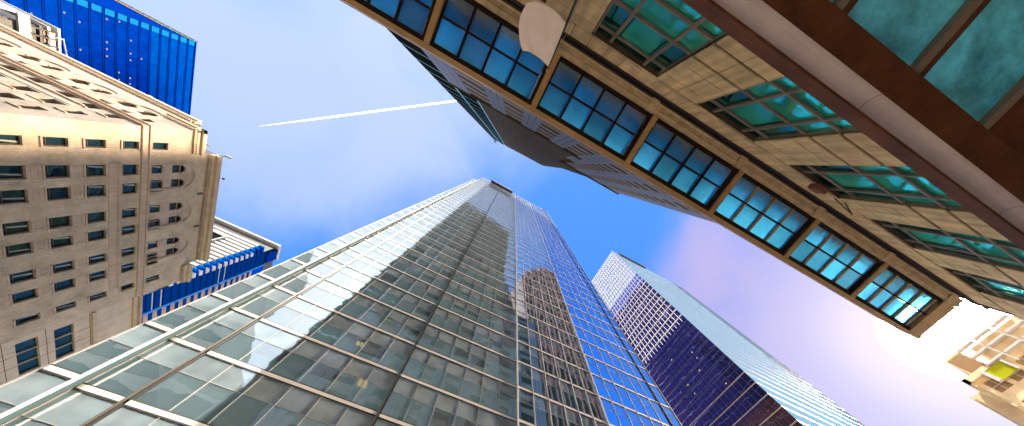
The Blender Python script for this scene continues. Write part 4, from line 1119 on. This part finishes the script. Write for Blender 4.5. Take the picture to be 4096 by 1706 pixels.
pent = MB(); pent.box(FY(0, 1), 74, 100, 34.35, 38.0, -7.2, -4.9); pent.build('penthouse', 'gold_b', HBL)
pent = MB(); pent.box(FX(74, -1), -7.0, -5.1, 34.9, 37.6, .01, .03); pent.build('penthouse_glass', 'gold_w', HBL)
# timber-like frame balconies on the far wing
for j in range(3):
    for i in range(3):
        y0 = -14.2 + i * 2.5; z0 = 34.1 + .9 * i * 0 + j * 1.25
        mb = MB(); mb.box(F3, y0, y0 + 2.3, 36.9 - j * 1.5, 37.15 - j * 1.5, .01, .8); mb.box(F3, y0, y0 + .16, 35.6 - j * 1.5, 36.9 - j * 1.5, .5, .8)
        mb.build('balcony_frame', 'white', HBL)
mb = MB(); mb.box(FY(0, 1), X3 + .1, 100, 34.05, 36.8, -22, -8.0); mb.build('roof_storey', 'gold_b', HBL)
sc = thing('lime_glass_screen', 'bright lime-green glass panel with white sill fixed on the honey stone corner', 'screen', (72, -7, 33))
mb = MB(); mb.box(F3, -8.0, -5.95, 32.0, 33.7, .42, .5); mb.build('panel', 'lime', sc)
mb = MB(); mb.box(F3, -5.93, -5.5, 32.0, 33.8, .3, .9); mb.build('sill', 'white', sc)
mb = MB(); mb.box(F3, -8.3, -8.02, 32.0, 33.7, .3, .7); mb.build('side_post', 'white', sc)
OW = thing('street_oriel_building', 'narrower honey stone building with a row of windows at the bottom right corner', 'building', (90, -2.5, 0))
F4 = FY(-2.35, 1); X4 = 80.0
hs = []
for j in range(7):
    zc = 34.6 - 3.4 * j
    for i in range(7): hs.append((X4 + .9 + i * 4.4, X4 + 4.3 + i * 4.4, zc - 2.4, zc - .4))
mb = MB(); wall_holes(mb, F4, X4, 112, -1.6, 35.7, hs, .3)
mb.quad(F4(X4, -1.6, 0), F4(X4, -1.6, -1.5), F4(X4, 35.7, -1.5), F4(X4, 35.7, 0)); mb.build('stone_wall', 'gold_b', OW)
mb = MB(); mb.box(FY(0, 1), X4 + .02, 112, -1.6, 35.6, -3.8, -2.75); mb.build('building_core', 'gold_b', OW)
for h in hs[:28]:
    g = MB(); g.quad(F4(h[0], h[2], -.25), F4(h[1], h[2], -.25), F4(h[1], h[3], -.25), F4(h[0], h[3], -.25)); o = g.build('window', 'gold_w', OW)
    q = MB()
    for t in (.2, .75): q.box(F4, h[0] + (h[1] - h[0]) * t - .04, h[0] + (h[1] - h[0]) * t + .04, h[2], h[3], -.24, -.15)
    q.build('frame', 'white', o)
mb = MB(); mb.box(F4, X4 - .2, 112, 35.2, 35.75, .01, .3); mb.build('cornice', 'gold_b', OW)

# ------------------------------------------------------------------ contrail
ct = MB(); ct.sm = True
a = Vector((-.7603, .2764, 1)); b = Vector((-.17, -.115, 1)); HT = 2400
cr2 = random.Random(4)
NS, SG = 150, 8
for strand in (0, 1):
    ring0 = None
    for i in range(NS + 1):
        s = i / NS
        p = (a * (1 - s) + b * s) * HT
        d = (b - a).normalized(); side = Vector((-d.y, d.x, 0))
        off = (strand * 2 - 1) * 3.2 * min(1, s * 3)
        p = p + side * off
        r = (.4 + 2.9 * min(1, s * 4)) * cr2.uniform(.6, 1.25) * (1 - .25 * s)
        ring = [tuple(p + r * (math.cos(2 * math.pi * k / SG) * side + math.sin(2 * math.pi * k / SG) * Vector((0, 0, 1)))) for k in range(SG)]
        if ring0:
            for k in range(SG): ct.quad(ring0[k], ring0[(k + 1) % SG], ring[(k + 1) % SG], ring[k])
        ring0 = ring
cto = ct.build('contrail', 'cloud'); top(cto, 'thin white aircraft contrail crossing the pale sky left of centre', 'contrail')

# ------------------------------------------------------------------ render look
sc_ = bpy.context.scene
sc_.view_settings.view_transform = 'Standard'; sc_.view_settings.look = 'None'; sc_.view_settings.gamma = 1.0
sc_.view_settings.use_curve_mapping = False; sc_.view_settings.exposure = 1.0
sc_.render.engine = 'CYCLES'
sc_.cycles.max_bounces = 8; sc_.cycles.diffuse_bounces = 5; sc_.cycles.glossy_bounces = 4; sc_.cycles.transparent_max_bounces = 10
sc_.cycles.caustics_reflective = False; sc_.cycles.caustics_refractive = False
sc_.cycles.use_denoising = True
